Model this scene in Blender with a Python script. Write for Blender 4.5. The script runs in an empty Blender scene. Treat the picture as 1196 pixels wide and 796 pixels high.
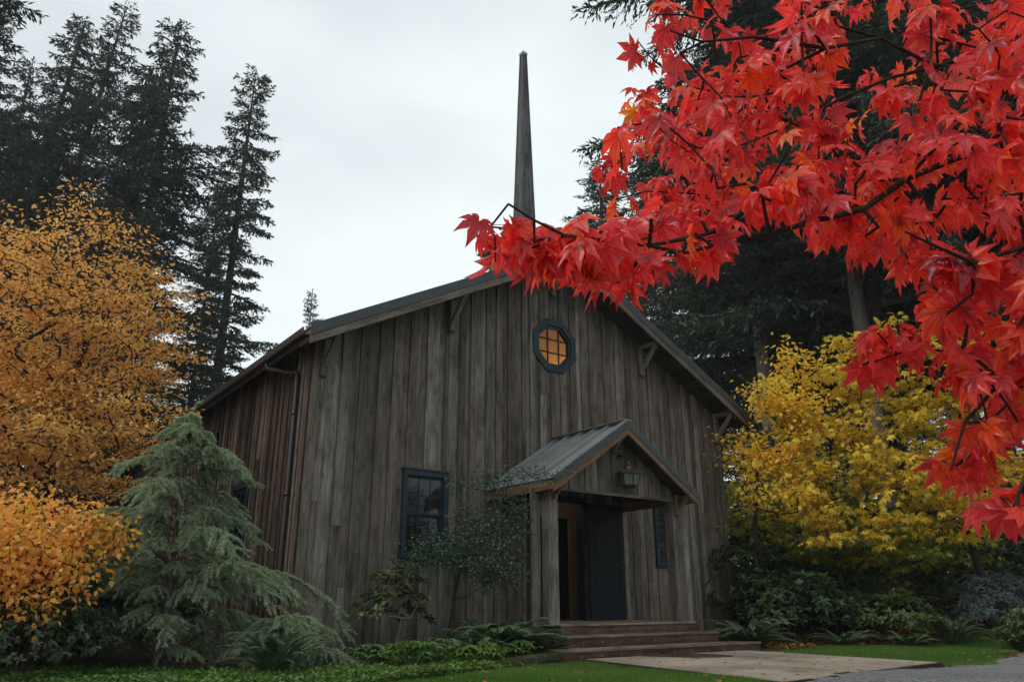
import bpy, math, random
import numpy as np
from mathutils import Matrix, Vector
random.seed(7); RNG = np.random.default_rng(11)
S = bpy.context.scene
COL = S.collection
# ------------------------------------------------------------------ camera
F, CX, CY, CZ = 895.0, 598.0, 398.0, 0.76
PITCH, YAW = math.radians(18.7), math.radians(35.9)
fw = np.array([math.sin(YAW)*math.cos(PITCH), math.cos(YAW)*math.cos(PITCH), math.sin(PITCH)])
rt = np.array([math.cos(YAW), -math.sin(YAW), 0.0]); up = np.cross(rt, fw)
cam = bpy.data.cameras.new('camera'); co = bpy.data.objects.new('camera', cam); COL.objects.link(co)
cam.sensor_width = 36; cam.lens = F/1196*36; cam.clip_start = .05; cam.clip_end = 2000
M4 = Matrix(((rt[0], up[0], -fw[0], 0), (rt[1], up[1], -fw[1], 0), (rt[2], up[2], -fw[2], CZ), (0, 0, 0, 1)))
co.matrix_world = M4; S.camera = co
# ------------------------------------------------------------------ light
SUN_EL, SUN_AZ = math.radians(52), math.radians(-75)      # azimuth from +Y towards +X
w = bpy.data.worlds.new('World'); S.world = w; w.use_nodes = True
nt = w.node_tree; nt.nodes.clear()
def N(t, typ, **k):
    n = t.nodes.new(typ)
    for a, b in k.items(): setattr(n, a, b)
    return n
sky = N(nt, 'ShaderNodeTexSky', sky_type='NISHITA', sun_disc=False, sun_elevation=SUN_EL, sun_rotation=SUN_AZ)
b1 = N(nt, 'ShaderNodeBackground'); b1.inputs[1].default_value = 0.05
tc = N(nt, 'ShaderNodeTexCoord'); mp = N(nt, 'ShaderNodeMapping'); mp.inputs['Scale'].default_value = (1, 1, 2.4)
no = N(nt, 'ShaderNodeTexNoise'); no.inputs['Scale'].default_value = 1.3; no.inputs['Detail'].default_value = 4; no.inputs['Roughness'].default_value = .45
cr = N(nt, 'ShaderNodeValToRGB')
cr.color_ramp.elements[0].position = .36; cr.color_ramp.elements[0].color = (.40, .435, .455, 1)
cr.color_ramp.elements[1].position = .60; cr.color_ramp.elements[1].color = (.60, .655, .665, 1)
b2 = N(nt, 'ShaderNodeBackground'); b2.inputs[1].default_value = 1.0
ad = N(nt, 'ShaderNodeMixShader'); ad.inputs[0].default_value = .93
ow = N(nt, 'ShaderNodeOutputWorld')
L = nt.links.new
L(tc.outputs['Generated'], mp.inputs[0]); L(mp.outputs[0], no.inputs['Vector']); L(no.outputs['Fac'], cr.inputs[0])
L(cr.outputs[0], b2.inputs[0]); L(sky.outputs[0], b1.inputs[0]); L(b1.outputs[0], ad.inputs[1]); L(b2.outputs[0], ad.inputs[2]); L(ad.outputs[0], ow.inputs[0])
sl = bpy.data.lights.new('sun', 'SUN'); so = bpy.data.objects.new('sun', sl); COL.objects.link(so)
sl.energy = .7; sl.angle = math.radians(25); sl.color = (1, .95, .88)
sd = Vector((math.sin(SUN_AZ)*math.cos(SUN_EL), math.cos(SUN_AZ)*math.cos(SUN_EL), math.sin(SUN_EL)))
so.rotation_euler = sd.to_track_quat('Z', 'Y').to_euler(); so.location = (0, 0, 40)
S.view_settings.view_transform = 'Standard'; S.view_settings.look = 'None'
S.view_settings.exposure = 0.78; S.view_settings.gamma = 1
S.view_settings.use_curve_mapping = False
S.render.engine = 'CYCLES'
try:
    S.cycles.max_bounces = 7; S.cycles.transparent_max_bounces = 8; S.cycles.diffuse_bounces = 4
except Exception: pass

# ------------------------------------------------------------------ helpers
def ray(px, py): return fw + rt*(px-CX)/F - up*(py-CY)/F
def PY(px, py, Y):
    r = ray(px, py); p = r*Y/r[1]; p[2] += CZ; return p
def PD(px, py, d):
    r = ray(px, py); p = r*d/math.hypot(r[0], r[1]); p[2] += CZ; return p
def ss(a, b, x):
    t = np.clip((x-a)/(b-a), 0, 1); return t*t*(3-2*t)
def terr(x, y):
    x = np.asarray(x, float); y = np.asarray(y, float)
    d = np.hypot(x, y)
    z = -.78*(1-ss(1.0, 6.2, d))
    z = z + 1.55*ss(14.2, 25, x)*(1-.0*y) + .03*np.sin(x*1.3+y*.7)*np.sin(y*.9-x*.3)*ss(3, 8, d)
    z = z + 2.0*ss(28, 70, y)*(1-ss(4, 18, np.abs(x-8)) * .5)
    return z
def tag(o, label=None, cat=None, group=None, kind=None):
    if label: o['label'] = label
    if cat: o['category'] = cat
    if group: o['group'] = group
    if kind: o['kind'] = kind
    return o
def empty(name, loc, label, cat, group=None, rz=0):
    o = bpy.data.objects.new(name, None); COL.objects.link(o); o.location = loc; o.rotation_euler = (0, 0, rz)
    o.empty_display_size = .2
    return tag(o, label, cat, group)
def link(name, me, parent=None):
    o = bpy.data.objects.new(name, me); COL.objects.link(o)
    if parent is not None:
        o.parent = parent
        wl = Vector((0, 0, 0)); p = parent
        while p is not None: wl += p.location; p = p.parent
        o.location = -wl if parent.get('_world', 0) or True else (0, 0, 0)
    return o
# every builder works in world coordinates; link() cancels the parents' offsets (parents are never rotated while building)
def copy_tree(o, parent=None):
    c = o.copy(); COL.objects.link(c); c.parent = parent
    for ch in [k for k in list(COL.objects) if k.parent == o]: copy_tree(ch, c)
    return c

class MB:
    def __init__(s): s.v = []; s.f = []; s.uv = []; s.mi = []
    def add(s, vs, fs, uvs=None, mi=0):
        n = len(s.v); s.v += [tuple(float(c) for c in v) for v in vs]
        for i, f in enumerate(fs):
            s.f.append(tuple(n+k for k in f)); s.mi.append(mi)
            s.uv.append(uvs[i] if uvs else [(0, 0)]*len(f))
    def beam(s, p0, p1, wdir, ww, tt, mi=0, ends=None):
        """board from p0 to p1, width ww along wdir, thickness tt; UV u along the length"""
        p0 = np.array(p0, float); p1 = np.array(p1, float); a = p1-p0; Ln = np.linalg.norm(a); a = a/Ln
        wd = np.array(wdir, float); wd = wd-a*(wd@a); wd /= np.linalg.norm(wd); td = np.cross(a, wd)
        vs = []
        for q in (p0, p1):
            for sx, sy in ((-1, -1), (1, -1), (1, 1), (-1, 1)): vs.append(q+wd*sx*ww/2+td*sy*tt/2)
        fs = [(0, 3, 2, 1), (4, 5, 6, 7), (0, 1, 5, 4), (1, 2, 6, 5), (2, 3, 7, 6), (3, 0, 4, 7)]
        o = random.uniform(0, 50)
        uv = [[(o, 0), (o, tt), (o+ww, tt), (o+ww, 0)]]*2
        def sf(v0, v1): return [(o, v0), (o, v1), (o+Ln, v1), (o+Ln, v0)]
        uv = uv+[sf(0, ww), sf(ww, ww+tt), sf(ww+tt, 2*ww+tt), sf(2*ww+tt, 2*ww+2*tt)]
        s.add(vs, fs, uv, mi)
    def box(s, x0, x1, y0, y1, z0, z1, mi=0, along='z'):
        c = [(x0+x1)/2, (y0+y1)/2, (z0+z1)/2]
        if along == 'z': s.beam((c[0], c[1], z0), (c[0], c[1], z1), (1, 0, 0), x1-x0, y1-y0, mi)
        elif along == 'x': s.beam((x0, c[1], c[2]), (x1, c[1], c[2]), (0, 1, 0), y1-y0, z1-z0, mi)
        else: s.beam((c[0], y0, c[2]), (c[0], y1, c[2]), (1, 0, 0), x1-x0, z1-z0, mi)
    def prism(s, pts, d, mi=0):
        """planar polygon pts extruded by vector d"""
        n = len(pts); P = [np.array(p, float) for p in pts]; d = np.array(d, float)
        e = P[1]-P[0]; e = e/np.linalg.norm(e); nn = d/np.linalg.norm(d); g = np.cross(nn, e)
        u = lambda p: ((p-P[0])@e, (p-P[0])@g)
        vs = P+[p+d for p in P]
        fs = [tuple(range(n)), tuple(range(2*n-1, n-1, -1))]
        uv = [[u(p) for p in P], [u(p) for p in P[::-1]]]
        for i in range(n):
            j = (i+1) % n; fs.append((i, i+n, j+n, j)); Ln = np.linalg.norm(P[j]-P[i]); t = np.linalg.norm(d)
            uv.append([(0, 0), (0, t), (Ln, t), (Ln, 0)])
        s.add(vs, fs, uv, mi)
    def tube(s, pts, rad, k=8, mi=0):
        pts = [np.array(p, float) for p in pts]; n = len(pts)
        if not hasattr(rad, '__len__'): rad = [rad]*n
        vs = []; uvs = []; fs = []; Lc = 0; ref = None
        for i, p in enumerate(pts):
            t = pts[min(i+1, n-1)]-pts[max(i-1, 0)]; t = t/(np.linalg.norm(t)+1e-9)
            if ref is None: ref = np.cross(t, (0, 0, 1) if abs(t[2]) < .9 else (1, 0, 0))
            a = ref-t*(ref@t); a /= np.linalg.norm(a)+1e-9; ref = a; b = np.cross(t, a)
            for j in range(k):
                an = 2*math.pi*j/k; vs.append(p+(a*math.cos(an)+b*math.sin(an))*rad[i])
        for i in range(n-1):
            Ln = np.linalg.norm(pts[i+1]-pts[i])
            for j in range(k):
                j2 = (j+1) % k; fs.append((i*k+j, i*k+j2, (i+1)*k+j2, (i+1)*k+j))
                c = 2*math.pi*rad[i]/k; uvs.append([(Lc, j*c), (Lc, (j+1)*c), (Lc+Ln, (j+1)*c), (Lc+Ln, j*c)])
            Lc += Ln
        fs.append(tuple(range(k))[::-1]); uvs.append([(0, 0)]*k)
        fs.append(tuple(range((n-1)*k, n*k))); uvs.append([(0, 0)]*k)
        s.add(vs, fs, uvs, mi)
    def lathe(s, c, prof, k=16, mi=0, rot=0):
        vs = []; fs = []; n = len(prof)
        for r, z in prof:
            for j in range(k):
                a = 2*math.pi*j/k+rot; vs.append((c[0]+r*math.cos(a), c[1]+r*math.sin(a), c[2]+z))
        for i in range(n-1):
            for j in range(k):
                j2 = (j+1) % k; fs.append((i*k+j, i*k+j2, (i+1)*k+j2, (i+1)*k+j))
        fs.append(tuple(range(k))[::-1]); fs.append(tuple(range((n-1)*k, n*k)))
        s.add(vs, fs, None, mi)
    def build(s, name, mats, parent=None, smooth=False, bevel=0):
        me = bpy.data.meshes.new(name); me.from_pydata(s.v, [], s.f); me.update()
        uvl = me.uv_layers.new(name='UVMap'); flat = [c for u in s.uv for q in u for c in q]
        uvl.data.foreach_set('uv', flat)
        if not isinstance(mats, (list, tuple)): mats = [mats]
        for m in mats: me.materials.append(m)
        me.polygons.foreach_set('material_index', s.mi)
        if smooth: me.polygons.foreach_set('use_smooth', [True]*len(me.polygons))
        o = link(name, me, parent)
        if bevel:
            b = o.modifiers.new('bevel', 'BEVEL'); b.width = bevel; b.segments = 1; b.limit_method = 'ANGLE'
        return o

def mesh_np(name, V, faces, mats, smooth=False, mi=None, attr=None):
    """faces: list of (m,k) int arrays"""
    me = bpy.data.meshes.new(name); V = np.asarray(V, np.float32)
    me.vertices.add(len(V)); me.vertices.foreach_set('co', V.ravel())
    faces = [np.asarray(f, np.int32) for f in faces if len(f)]
    loops = np.concatenate([f.ravel() for f in faces]); tot = np.concatenate([np.full(len(f), f.shape[1], np.int32) for f in faces])
    st = np.concatenate([[0], np.cumsum(tot)[:-1]]).astype(np.int32)
    me.loops.add(len(loops)); me.loops.foreach_set('vertex_index', loops)
    me.polygons.add(len(tot)); me.polygons.foreach_set('loop_start', st); me.polygons.foreach_set('loop_total', tot)
    if smooth: me.polygons.foreach_set('use_smooth', np.ones(len(tot), bool))
    if mi is not None: me.polygons.foreach_set('material_index', np.asarray(mi, np.int32))
    me.update(calc_edges=True)
    if attr is not None:
        at_ = me.attributes.new('vein', 'FLOAT', 'POINT'); at_.data.foreach_set('value', np.asarray(attr, np.float32))
    if not isinstance(mats, (list, tuple)): mats = [mats]
    for m in mats: me.materials.append(m)
    return me
def unit(a): return a/(np.linalg.norm(a, axis=-1, keepdims=True)+1e-9)
def scatter(tv, tf, C, D, Nn, Sc):
    """place template (x across, y along, z normal) at C with axis D and normal hint Nn"""
    C = np.asarray(C, float); D = unit(np.asarray(D, float)); X = unit(np.cross(D, Nn)); Z = np.cross(X, D)
    tv = np.asarray(tv, float); Sc = np.asarray(Sc, float)
    if Sc.ndim == 0: Sc = np.full(len(C), float(Sc))
    if Sc.ndim == 1: Sc = np.stack([Sc]*3, 1)
    T = tv[None]*Sc[:, None, :]
    V = C[:, None]+T[..., 0:1]*X[:, None]+T[..., 1:2]*D[:, None]+T[..., 2:3]*Z[:, None]
    n, k = len(C), len(tv); fs = []
    for f in tf:
        f = np.asarray(f); fs.append((f[None]+(np.arange(n)*k)[:, None, None]).reshape(-1, f.shape[1]))
    return V.reshape(-1, 3), fs
def merge(parts):
    """parts: list of (V, [faces])"""
    V = []; by = {}; n = 0
    for v, fs in parts:
        for f in fs: by.setdefault(f.shape[1], []).append(f+n)
        V.append(v); n += len(v)
    return np.concatenate(V), [np.concatenate(x) for x in by.values()]
def tubes(P0, P1, R0, R1, k=5):
    P0 = np.asarray(P0, float); P1 = np.asarray(P1, float); T = unit(P1-P0)
    ref = np.where(np.abs(T[:, 2:3]) < .9, np.array([[0, 0, 1.]]), np.array([[1., 0, 0]]))
    A = unit(np.cross(T, ref)); B = np.cross(T, A); an = np.arange(k)*2*math.pi/k
    ring = A[:, None]*np.cos(an)[None, :, None]+B[:, None]*np.sin(an)[None, :, None]
    V = np.concatenate([P0[:, None]+ring*np.asarray(R0)[:, None, None], P1[:, None]+ring*np.asarray(R1)[:, None, None]], 1)
    j = np.arange(k); q = np.stack([j, (j+1) % k, (j+1) % k+k, j+k], 1)
    return V.reshape(-1, 3), [(q[None]+(np.arange(len(P0))*2*k)[:, None, None]).reshape(-1, 4)]
RHOMB = ([(0, 0, 0), (.5, .45, .06), (0, 1, -.05), (-.5, .45, .06)], [[(0, 1, 2, 3)]])
BLADE = ([(-.5, 0, 0), (.5, 0, 0), (0, 1, 0)], [[(0, 1, 2)]])
LEAF = ([(0, 0, 0), (.30, .25, .08), (.34, .58, .06), (0, 1.05, -.16), (-.34, .58, .06), (-.30, .25, .08), (0, .5, -.02)],
        [[(0, 1, 6), (1, 2, 6), (2, 3, 6), (3, 4, 6), (4, 5, 6), (5, 0, 6)]])
def palm_leaf(lobes, sinus=.4, wid=.16, droop=.3, fold=.09):
    """palmate leaf: centre at origin, lobes = [(angle deg, length)]; fan folded along each midrib"""
    V = [(0, 0, 0)]; Fc = []; n = len(lobes)
    zf = lambda x, y, k: k-droop*(x*x+y*y)
    P = lambda a, r, off=0, k=0: (lambda x, y: (x, y, zf(x, y, k)))(math.sin(a)*r+math.cos(a)*off, math.cos(a)*r-math.sin(a)*off)
    L_ = [(math.radians(a), l) for a, l in lobes]
    sin_pts = []
    for i in range(n+1):
        if i == 0: a = L_[0][0]-math.radians(28); r = .12
        elif i == n: a = L_[-1][0]+math.radians(28); r = .12
        else: a = (L_[i-1][0]+L_[i][0])/2; r = sinus*min(L_[i-1][1], L_[i][1])
        V.append(P(a, r, 0, fold)); sin_pts.append(len(V)-1)
    for i, (a, l) in enumerate(L_):
        b = len(V)
        V += [P(a, l*.55, 0, -.01), P(a, l*.56, -wid*l, fold*.8), P(a, l*.56, wid*l, fold*.8), P(a, l*.80, -wid*.42*l, fold*.3), P(a, l*.80, wid*.42*l, fold*.3), P(a, l*1.02, 0, -.03)]
        m, ml, mr, ul, ur, t = range(b, b+6); s0, s1 = sin_pts[i], sin_pts[i+1]
        Fc += [(0, s0, ml), (0, ml, m), (0, m, mr), (0, mr, s1), (m, ml, ul), (m, ul, t), (m, t, ur), (m, ur, mr)]
    return V, [Fc]
MAPLE = palm_leaf([(-118, .5), (-78, .78), (-39, .98), (0, 1.08), (39, .98), (78, .78), (118, .5)], .42, .185, .32, .10)
MAPLE5 = palm_leaf([(-80, .62), (-40, .9), (0, 1.0), (40, .9), (80, .62)], .55, .2, .3, .08)

# ------------------------------------------------------------------ materials
MATS = {}
def mat(name):
    m = bpy.data.materials.new(name); m.use_nodes = True; t = m.node_tree; t.nodes.clear()
    o = N(t, 'ShaderNodeOutputMaterial'); p = N(t, 'ShaderNodeBsdfPrincipled'); t.links.new(p.outputs[0], o.inputs[0]); MATS[name] = m
    return m, t, p, o
def ramp(t, fac, stops, interp='LINEAR'):
    r = N(t, 'ShaderNodeValToRGB'); e = r.color_ramp.elements; r.color_ramp.interpolation = interp
    while len(e) < len(stops): e.new(.5)
    for k, (p, c) in enumerate(stops): e[k].position = p; e[k].color = (*c, 1)
    t.links.new(fac, r.inputs[0]); return r.outputs[0]
def mixc(t, a, b, fac, mode='MIX'):
    m = N(t, 'ShaderNodeMix', data_type='RGBA', blend_type=mode)
    if isinstance(fac, (int, float)): m.inputs[0].default_value = fac
    else: t.links.new(fac, m.inputs[0])
    for i, x in ((6, a), (7, b)):
        if isinstance(x, tuple): m.inputs[i].default_value = (*x, 1)
        else: t.links.new(x, m.inputs[i])
    return m.outputs[2]
def noise(t, vec, scale, detail=3, rough=.5, out='Fac'):
    n = N(t, 'ShaderNodeTexNoise'); n.inputs['Scale'].default_value = scale; n.inputs['Detail'].default_value = detail; n.inputs['Roughness'].default_value = rough
    if vec is not None: t.links.new(vec, n.inputs['Vector'])
    return n.outputs[out]
def mapping(t, vec, scale, loc=None):
    m = N(t, 'ShaderNodeMapping'); m.inputs['Scale'].default_value = scale; t.links.new(vec, m.inputs[0])
    if loc is not None: t.links.new(loc, m.inputs['Location'])
    return m.outputs[0]
def mth(t, op, a, b=None, clamp=False):
    m = N(t, 'ShaderNodeMath', operation=op, use_clamp=clamp)
    for i, x in ((0, a), (1, b)):
        if x is None: continue
        if isinstance(x, (int, float)): m.inputs[i].default_value = x
        else: t.links.new(x, m.inputs[i])
    return m.outputs[0]
def bump(t, p, h, dist=.01, st=.6):
    b = N(t, 'ShaderNodeBump'); b.inputs['Distance'].default_value = dist; b.inputs['Strength'].default_value = st
    t.links.new(h, b.inputs['Height']); t.links.new(b.outputs[0], p.inputs['Normal'])
def wood(name, tones, dark=.35, knots=True, stain=.5):
    m, t, p, o = mat(name)
    uv = N(t, 'ShaderNodeTexCoord').outputs['UV']; geo = N(t, 'ShaderNodeNewGeometry'); rnd = geo.outputs['Random Per Island']
    cb = N(t, 'ShaderNodeCombineXYZ'); t.links.new(mth(t, 'MULTIPLY', rnd, 97), cb.inputs[0]); t.links.new(mth(t, 'MULTIPLY', rnd, 53), cb.inputs[1]); t.links.new(mth(t, 'MULTIPLY', rnd, 31), cb.inputs[2])
    base = ramp(t, rnd, tones)
    v1 = mapping(t, uv, (3.0, 95, 1), cb.outputs[0]); g = noise(t, v1, 1, 5, .65)
    v2 = mapping(t, uv, (1.1, 16, 1), cb.outputs[0]); g2 = noise(t, v2, 1, 3, .6)
    gp = geo.outputs['Position']
    big = noise(t, mapping(t, gp, (1.3, 1.3, .45)), 1.0, 4, .6)
    c = mixc(t, base, ramp(t, g, [(.30, (dark,)*3), (.55, (1, 1, 1)), (.75, (1.25, 1.22, 1.18))]), .85, 'MULTIPLY')
    c = mixc(t, c, ramp(t, g2, [(.33, (.50, .48, .46)), (.52, (1, 1, 1)), (.72, (1.3, 1.3, 1.28))]), .75, 'MULTIPLY')
    c = mixc(t, c, ramp(t, big, [(.32, (.55, .55, .56)), (.6, (1.12, 1.11, 1.08))]), stain, 'MULTIPLY')
    bl = noise(t, mapping(t, uv, (2.2, 5.0, 1), cb.outputs[0]), 1, 5, .7)
    c = mixc(t, c, ramp(t, bl, [(.36, (.42, .41, .42)), (.5, (1, 1, 1)), (.66, (1.28, 1.24, 1.18))]), .7, 'MULTIPLY')
    ck = noise(t, mapping(t, uv, (.9, 120, 1), cb.outputs[0]), 1, 2, .5)
    c = mixc(t, c, ramp(t, ck, [(.27, (.22, .2, .19)), (.33, (1, 1, 1))]), .8, 'MULTIPLY')
    if knots:
        vo = N(t, 'ShaderNodeTexVoronoi'); vo.inputs['Scale'].default_value = 1.0
        t.links.new(mapping(t, uv, (2.4, 7.5, 1), cb.outputs[0]), vo.inputs['Vector'])
        k = ramp(t, vo.outputs['Distance'], [(.05, (.28, .25, .22)), (.13, (1, 1, 1))])
        c = mixc(t, c, k, .8, 'MULTIPLY')
    # rain streaks: long thin dark and rusty runs, damp foot
    sx = N(t, 'ShaderNodeSeparateXYZ'); t.links.new(gp, sx.inputs[0])
    run = noise(t, mapping(t, gp, (9, 9, .35)), 1, 4, .65)
    c = mixc(t, c, (.12, .075, .045), ramp(t, run, [(.60, (0, 0, 0)), (.72, (.55, .55, .55))]))
    foot = mth(t, 'ADD', sx.outputs[2], mth(t, 'MULTIPLY', noise(t, mapping(t, gp, (3, 3, 1)), 1, 4, .6), .9))
    c = mixc(t, c, ramp(t, foot, [(.45, (.55, .57, .50)), (1.0, (1, 1, 1))]), .8 if stain > .4 else 0.0, 'MULTIPLY')
    t.links.new(c, p.inputs['Base Color']); p.inputs['Roughness'].default_value = .88; p.inputs['Specular IOR Level'].default_value = .2
    bump(t, p, mth(t, 'ADD', g, g2), .006, .7)
    return m
GREY = [(0, (.098, .082, .068)), (.2, (.132, .113, .095)), (.45, (.165, .140, .117)), (.7, (.182, .160, .137)), (.88, (.21, .19, .165)), (1, (.255, .235, .205))]
W_FRONT = wood('weathered_grey_board', GREY)
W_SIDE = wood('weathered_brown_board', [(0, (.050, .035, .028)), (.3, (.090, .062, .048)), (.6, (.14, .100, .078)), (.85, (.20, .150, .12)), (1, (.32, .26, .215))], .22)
W_DARK = wood('dark_timber', [(0, (.045, .036, .03)), (1, (.085, .07, .058))], .4)
W_RISER = wood('brown_riser_timber', [(0, (.085, .048, .036)), (1, (.13, .076, .056))], .4)
W_TRIM = wood('weathered_trim', [(0, (.14, .125, .10)), (1, (.20, .18, .15))], .4)
W_FRESH = wood('cedar_trim', [(0, (.17, .10, .06)), (1, (.24, .145, .085))], .5, True, .3)
W_SPIRE = wood('spire_board', [(0, (.10, .11, .11)), (1, (.16, .17, .168))], .4)
W_BLOCK = wood('raw_timber', [(0, (.38, .23, .10)), (1, (.42, .26, .12))], .6)
def plain(name, col, rough=.5, metal=0, var=.25, scale=6, bumpd=0, spec=.5):
    m, t, p, o = mat(name); gp = N(t, 'ShaderNodeNewGeometry').outputs['Position']
    n = noise(t, gp, scale, 5, .6)
    c = mixc(t, tuple(col), ramp(t, n, [(.3, (1-var,)*3), (.7, (1+var,)*3)]), 1.0, 'MULTIPLY')
    t.links.new(c, p.inputs['Base Color']); p.inputs['Roughness'].default_value = rough; p.inputs['Metallic'].default_value = metal; p.inputs['Specular IOR Level'].default_value = spec
    if bumpd: bump(t, p, noise(t, gp, scale*12, 4, .6), bumpd, .6)
    return m
METAL = plain('grey_metal_roofing', (.26, .275, .27), .42, .35, .22, 2.2)
METAL_D = plain('dark_metal_trim', (.038, .044, .044), .5, .2, .2, 3)
BLUE = plain('blue_trim_paint', (.016, .034, .043), .6, 0, .35, 9, .001, .25)
DOORP = plain('dark_door_paint', (.007, .010, .014), .6, 0, .35, 6, .001, .18)
IRON = plain('dark_iron', (.03, .03, .03), .5, .5, .3, 20)
COPPER = plain('aged_copper', (.10, .075, .055), .5, .6, .4, 25)
GUTTER = plain('brown_gutter', (.035, .028, .024), .45, .1, .2, 8)
PLASTER = plain('tan_plaster', (.36, .27, .19), .9, 0, .08, 2)
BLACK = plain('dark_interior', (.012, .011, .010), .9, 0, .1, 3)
CURT = plain('curtain_cloth', (.14, .115, .10), .95, 0, .3, 5)
LINO = plain('interior_floor', (.06, .045, .035), .6, 0, .2, 4)
def glass(name, tint=(.02, .022, .024), rough=.03):
    m, t, p, o = mat(name); gp = N(t, 'ShaderNodeNewGeometry').outputs['Position']
    tr = N(t, 'ShaderNodeBsdfTransparent'); tr.inputs[0].default_value = (.5, .5, .48, 1)
    p.inputs['Base Color'].default_value = (*tint, 1); p.inputs['Roughness'].default_value = rough; p.inputs['Specular IOR Level'].default_value = .8
    mx = N(t, 'ShaderNodeMixShader'); mx.inputs[0].default_value = .55
    t.links.new(tr.outputs[0], mx.inputs[1]); t.links.new(p.outputs[0], mx.inputs[2]); t.links.new(mx.outputs[0], o.inputs[0])
    bump(t, p, noise(t, gp, 3, 2, .5), .012, .5)
    return m
GLASS = glass('window_glass')
GLASS2 = glass('old_clear_glass'); [setattr(n.inputs[0], 'default_value', .22) for n in GLASS2.node_tree.nodes if n.type == 'MIX_SHADER']; [setattr(n.inputs[0], 'default_value', (.9, .88, .82, 1)) for n in GLASS2.node_tree.nodes if n.type == 'BSDF_TRANSPARENT']
def lit(name, col, st, var=.0):
    m, t, p, o = mat(name); gp = N(t, 'ShaderNodeNewGeometry').outputs['Position']
    p.inputs['Base Color'].default_value = (.05, .04, .03, 1); p.inputs['Roughness'].default_value = .12
    c = mixc(t, tuple(col), ramp(t, noise(t, gp, 2.3, 2, .5), [(.35, (1-var,)*3), (.62, (1, 1, 1))]), 1.0, 'MULTIPLY')
    t.links.new(c, p.inputs['Emission Color']); p.inputs['Emission Strength'].default_value = st
    return m
LIT_OCT = lit('lit_amber_pane', (.58, .27, .065), .42, .82)
LIT_LAMP = lit('lit_lamp_glass', (1, .42, .10), 1.6)
LIT_WIN = lit('lit_olive_pane', (.30, .26, .08), .25, .7)
LGLASS = plain('lantern_glass', (.10, .11, .105), .25, 0, .15, 8)

def leafmat(name, cols, trans=.35, rough=.5, clump=.8, spec=.4, sat_noise=True, tcol=None, vein=False):
    """leaf: per-leaf colour + tone by clump, part of the light passes through"""
    m, t, p, o = mat(name); geo = N(t, 'ShaderNodeNewGeometry'); rnd = geo.outputs['Random Per Island']
    tcn = N(t, 'ShaderNodeTexCoord').outputs['Object']
    k = len(cols); n = noise(t, tcn, clump, 3, .55)
    f = mth(t, 'ADD', mth(t, 'MULTIPLY', rnd, .62), mth(t, 'MULTIPLY', mth(t, 'SUBTRACT', n, .28), .95), True)
    f = mth(t, 'MINIMUM', mth(t, 'MAXIMUM', f, .0), 1.0)
    c = ramp(t, f, [(i/(k-1), c) for i, c in enumerate(cols)])
    if vein:
        av = N(t, 'ShaderNodeAttribute', attribute_name='vein').outputs['Fac']
        fine = noise(t, tcn, 38, 4, .6)
        c = mixc(t, c, (.80, .20, .03), ramp(t, fine, [(.58, (0, 0, 0)), (.72, (.6, .6, .6))]))
        c = mixc(t, c, (.22, .012, .03), ramp(t, noise(t, tcn, 21, 3, .6), [(.52, (0, 0, 0)), (.68, (.7, .7, .7))]))
        c = mixc(t, c, ramp(t, av, [(.86, (1, 1, 1)), (.95, (.55, .42, .45))]), .8, 'MULTIPLY')
        bump(t, p, mth(t, 'ADD', mth(t, 'MULTIPLY', av, -.6), noise(t, tcn, 160, 2, .5)), .0015, .7)
    t.links.new(c, p.inputs['Base Color']); p.inputs['Roughness'].default_value = rough; p.inputs['Specular IOR Level'].default_value = spec
    if trans > 0:
        tl = N(t, 'ShaderNodeBsdfTranslucent'); t.links.new(mixc(t, c, tcol or (1.6, 1.5, 1.2), 1.0, 'MULTIPLY'), tl.inputs[0])
        mx = N(t, 'ShaderNodeMixShader'); mx.inputs[0].default_value = trans
        t.links.new(p.outputs[0], mx.inputs[1]); t.links.new(tl.outputs[0], mx.inputs[2]); t.links.new(mx.outputs[0], o.inputs[0])
    return m
L_RED = leafmat('red_maple_leaf', [(.20, .016, .030), (.60, .034, .048), (.80, .060, .066), (.85, .062, .058), (.86, .12, .045), (.88, .30, .040)], .55, .28, 3.0, .7, tcol=(1.5, 1.4, 1.1), vein=True)
L_ORANGE = leafmat('orange_leaf', [(.38, .17, .05), (.62, .33, .09), (.76, .47, .15), (.85, .60, .23)], .35, .6, .7, .2)
L_AMBER = leafmat('amber_leaf', [(.42, .34, .05), (.66, .40, .06), (.76, .36, .07), (.74, .30, .15)], .35, .5, 1.6, .3)
L_YELL = leafmat('yellow_leaf', [(.16, .18, .025), (.42, .33, .03), (.64, .47, .04), (.74, .54, .05), (.76, .46, .06)], .38, .5, .55, .3)
L_YORG = leafmat('yellow_orange_leaf', [(.42, .38, .04), (.68, .52, .05), (.78, .52, .06), (.76, .36, .07)], .38, .5, 1.0, .3)
L_YGRN = leafmat('yellow_green_leaf', [(.07, .11, .022), (.14, .19, .03), (.30, .32, .045), (.56, .48, .06)], .35, .5, .6, .3)
L_FIR = leafmat('fir_needles', [(.030, .042, .034), (.048, .068, .050), (.070, .098, .066), (.10, .135, .085)], .12, .7, .25, .2)
L_FIR2 = leafmat('dark_fir_needles', [(.034, .044, .040), (.054, .068, .058), (.074, .092, .076), (.105, .125, .096)], .12, .7, .25, .2)
L_CEDAR = leafmat('blue_green_needles', [(.13, .17, .105), (.23, .30, .19), (.34, .42, .28), (.46, .53, .37)], .25, .6, 1.2, .2)
L_RHODO = leafmat('dark_glossy_leaf', [(.015, .030, .012), (.026, .050, .018), (.042, .075, .026), (.075, .12, .04)], .15, .42, 1.5, .45)
L_RHOD2 = leafmat('olive_leaf', [(.022, .038, .014), (.045, .075, .022), (.09, .13, .03), (.17, .18, .04)], .2, .42, 1.5, .5)
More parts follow.
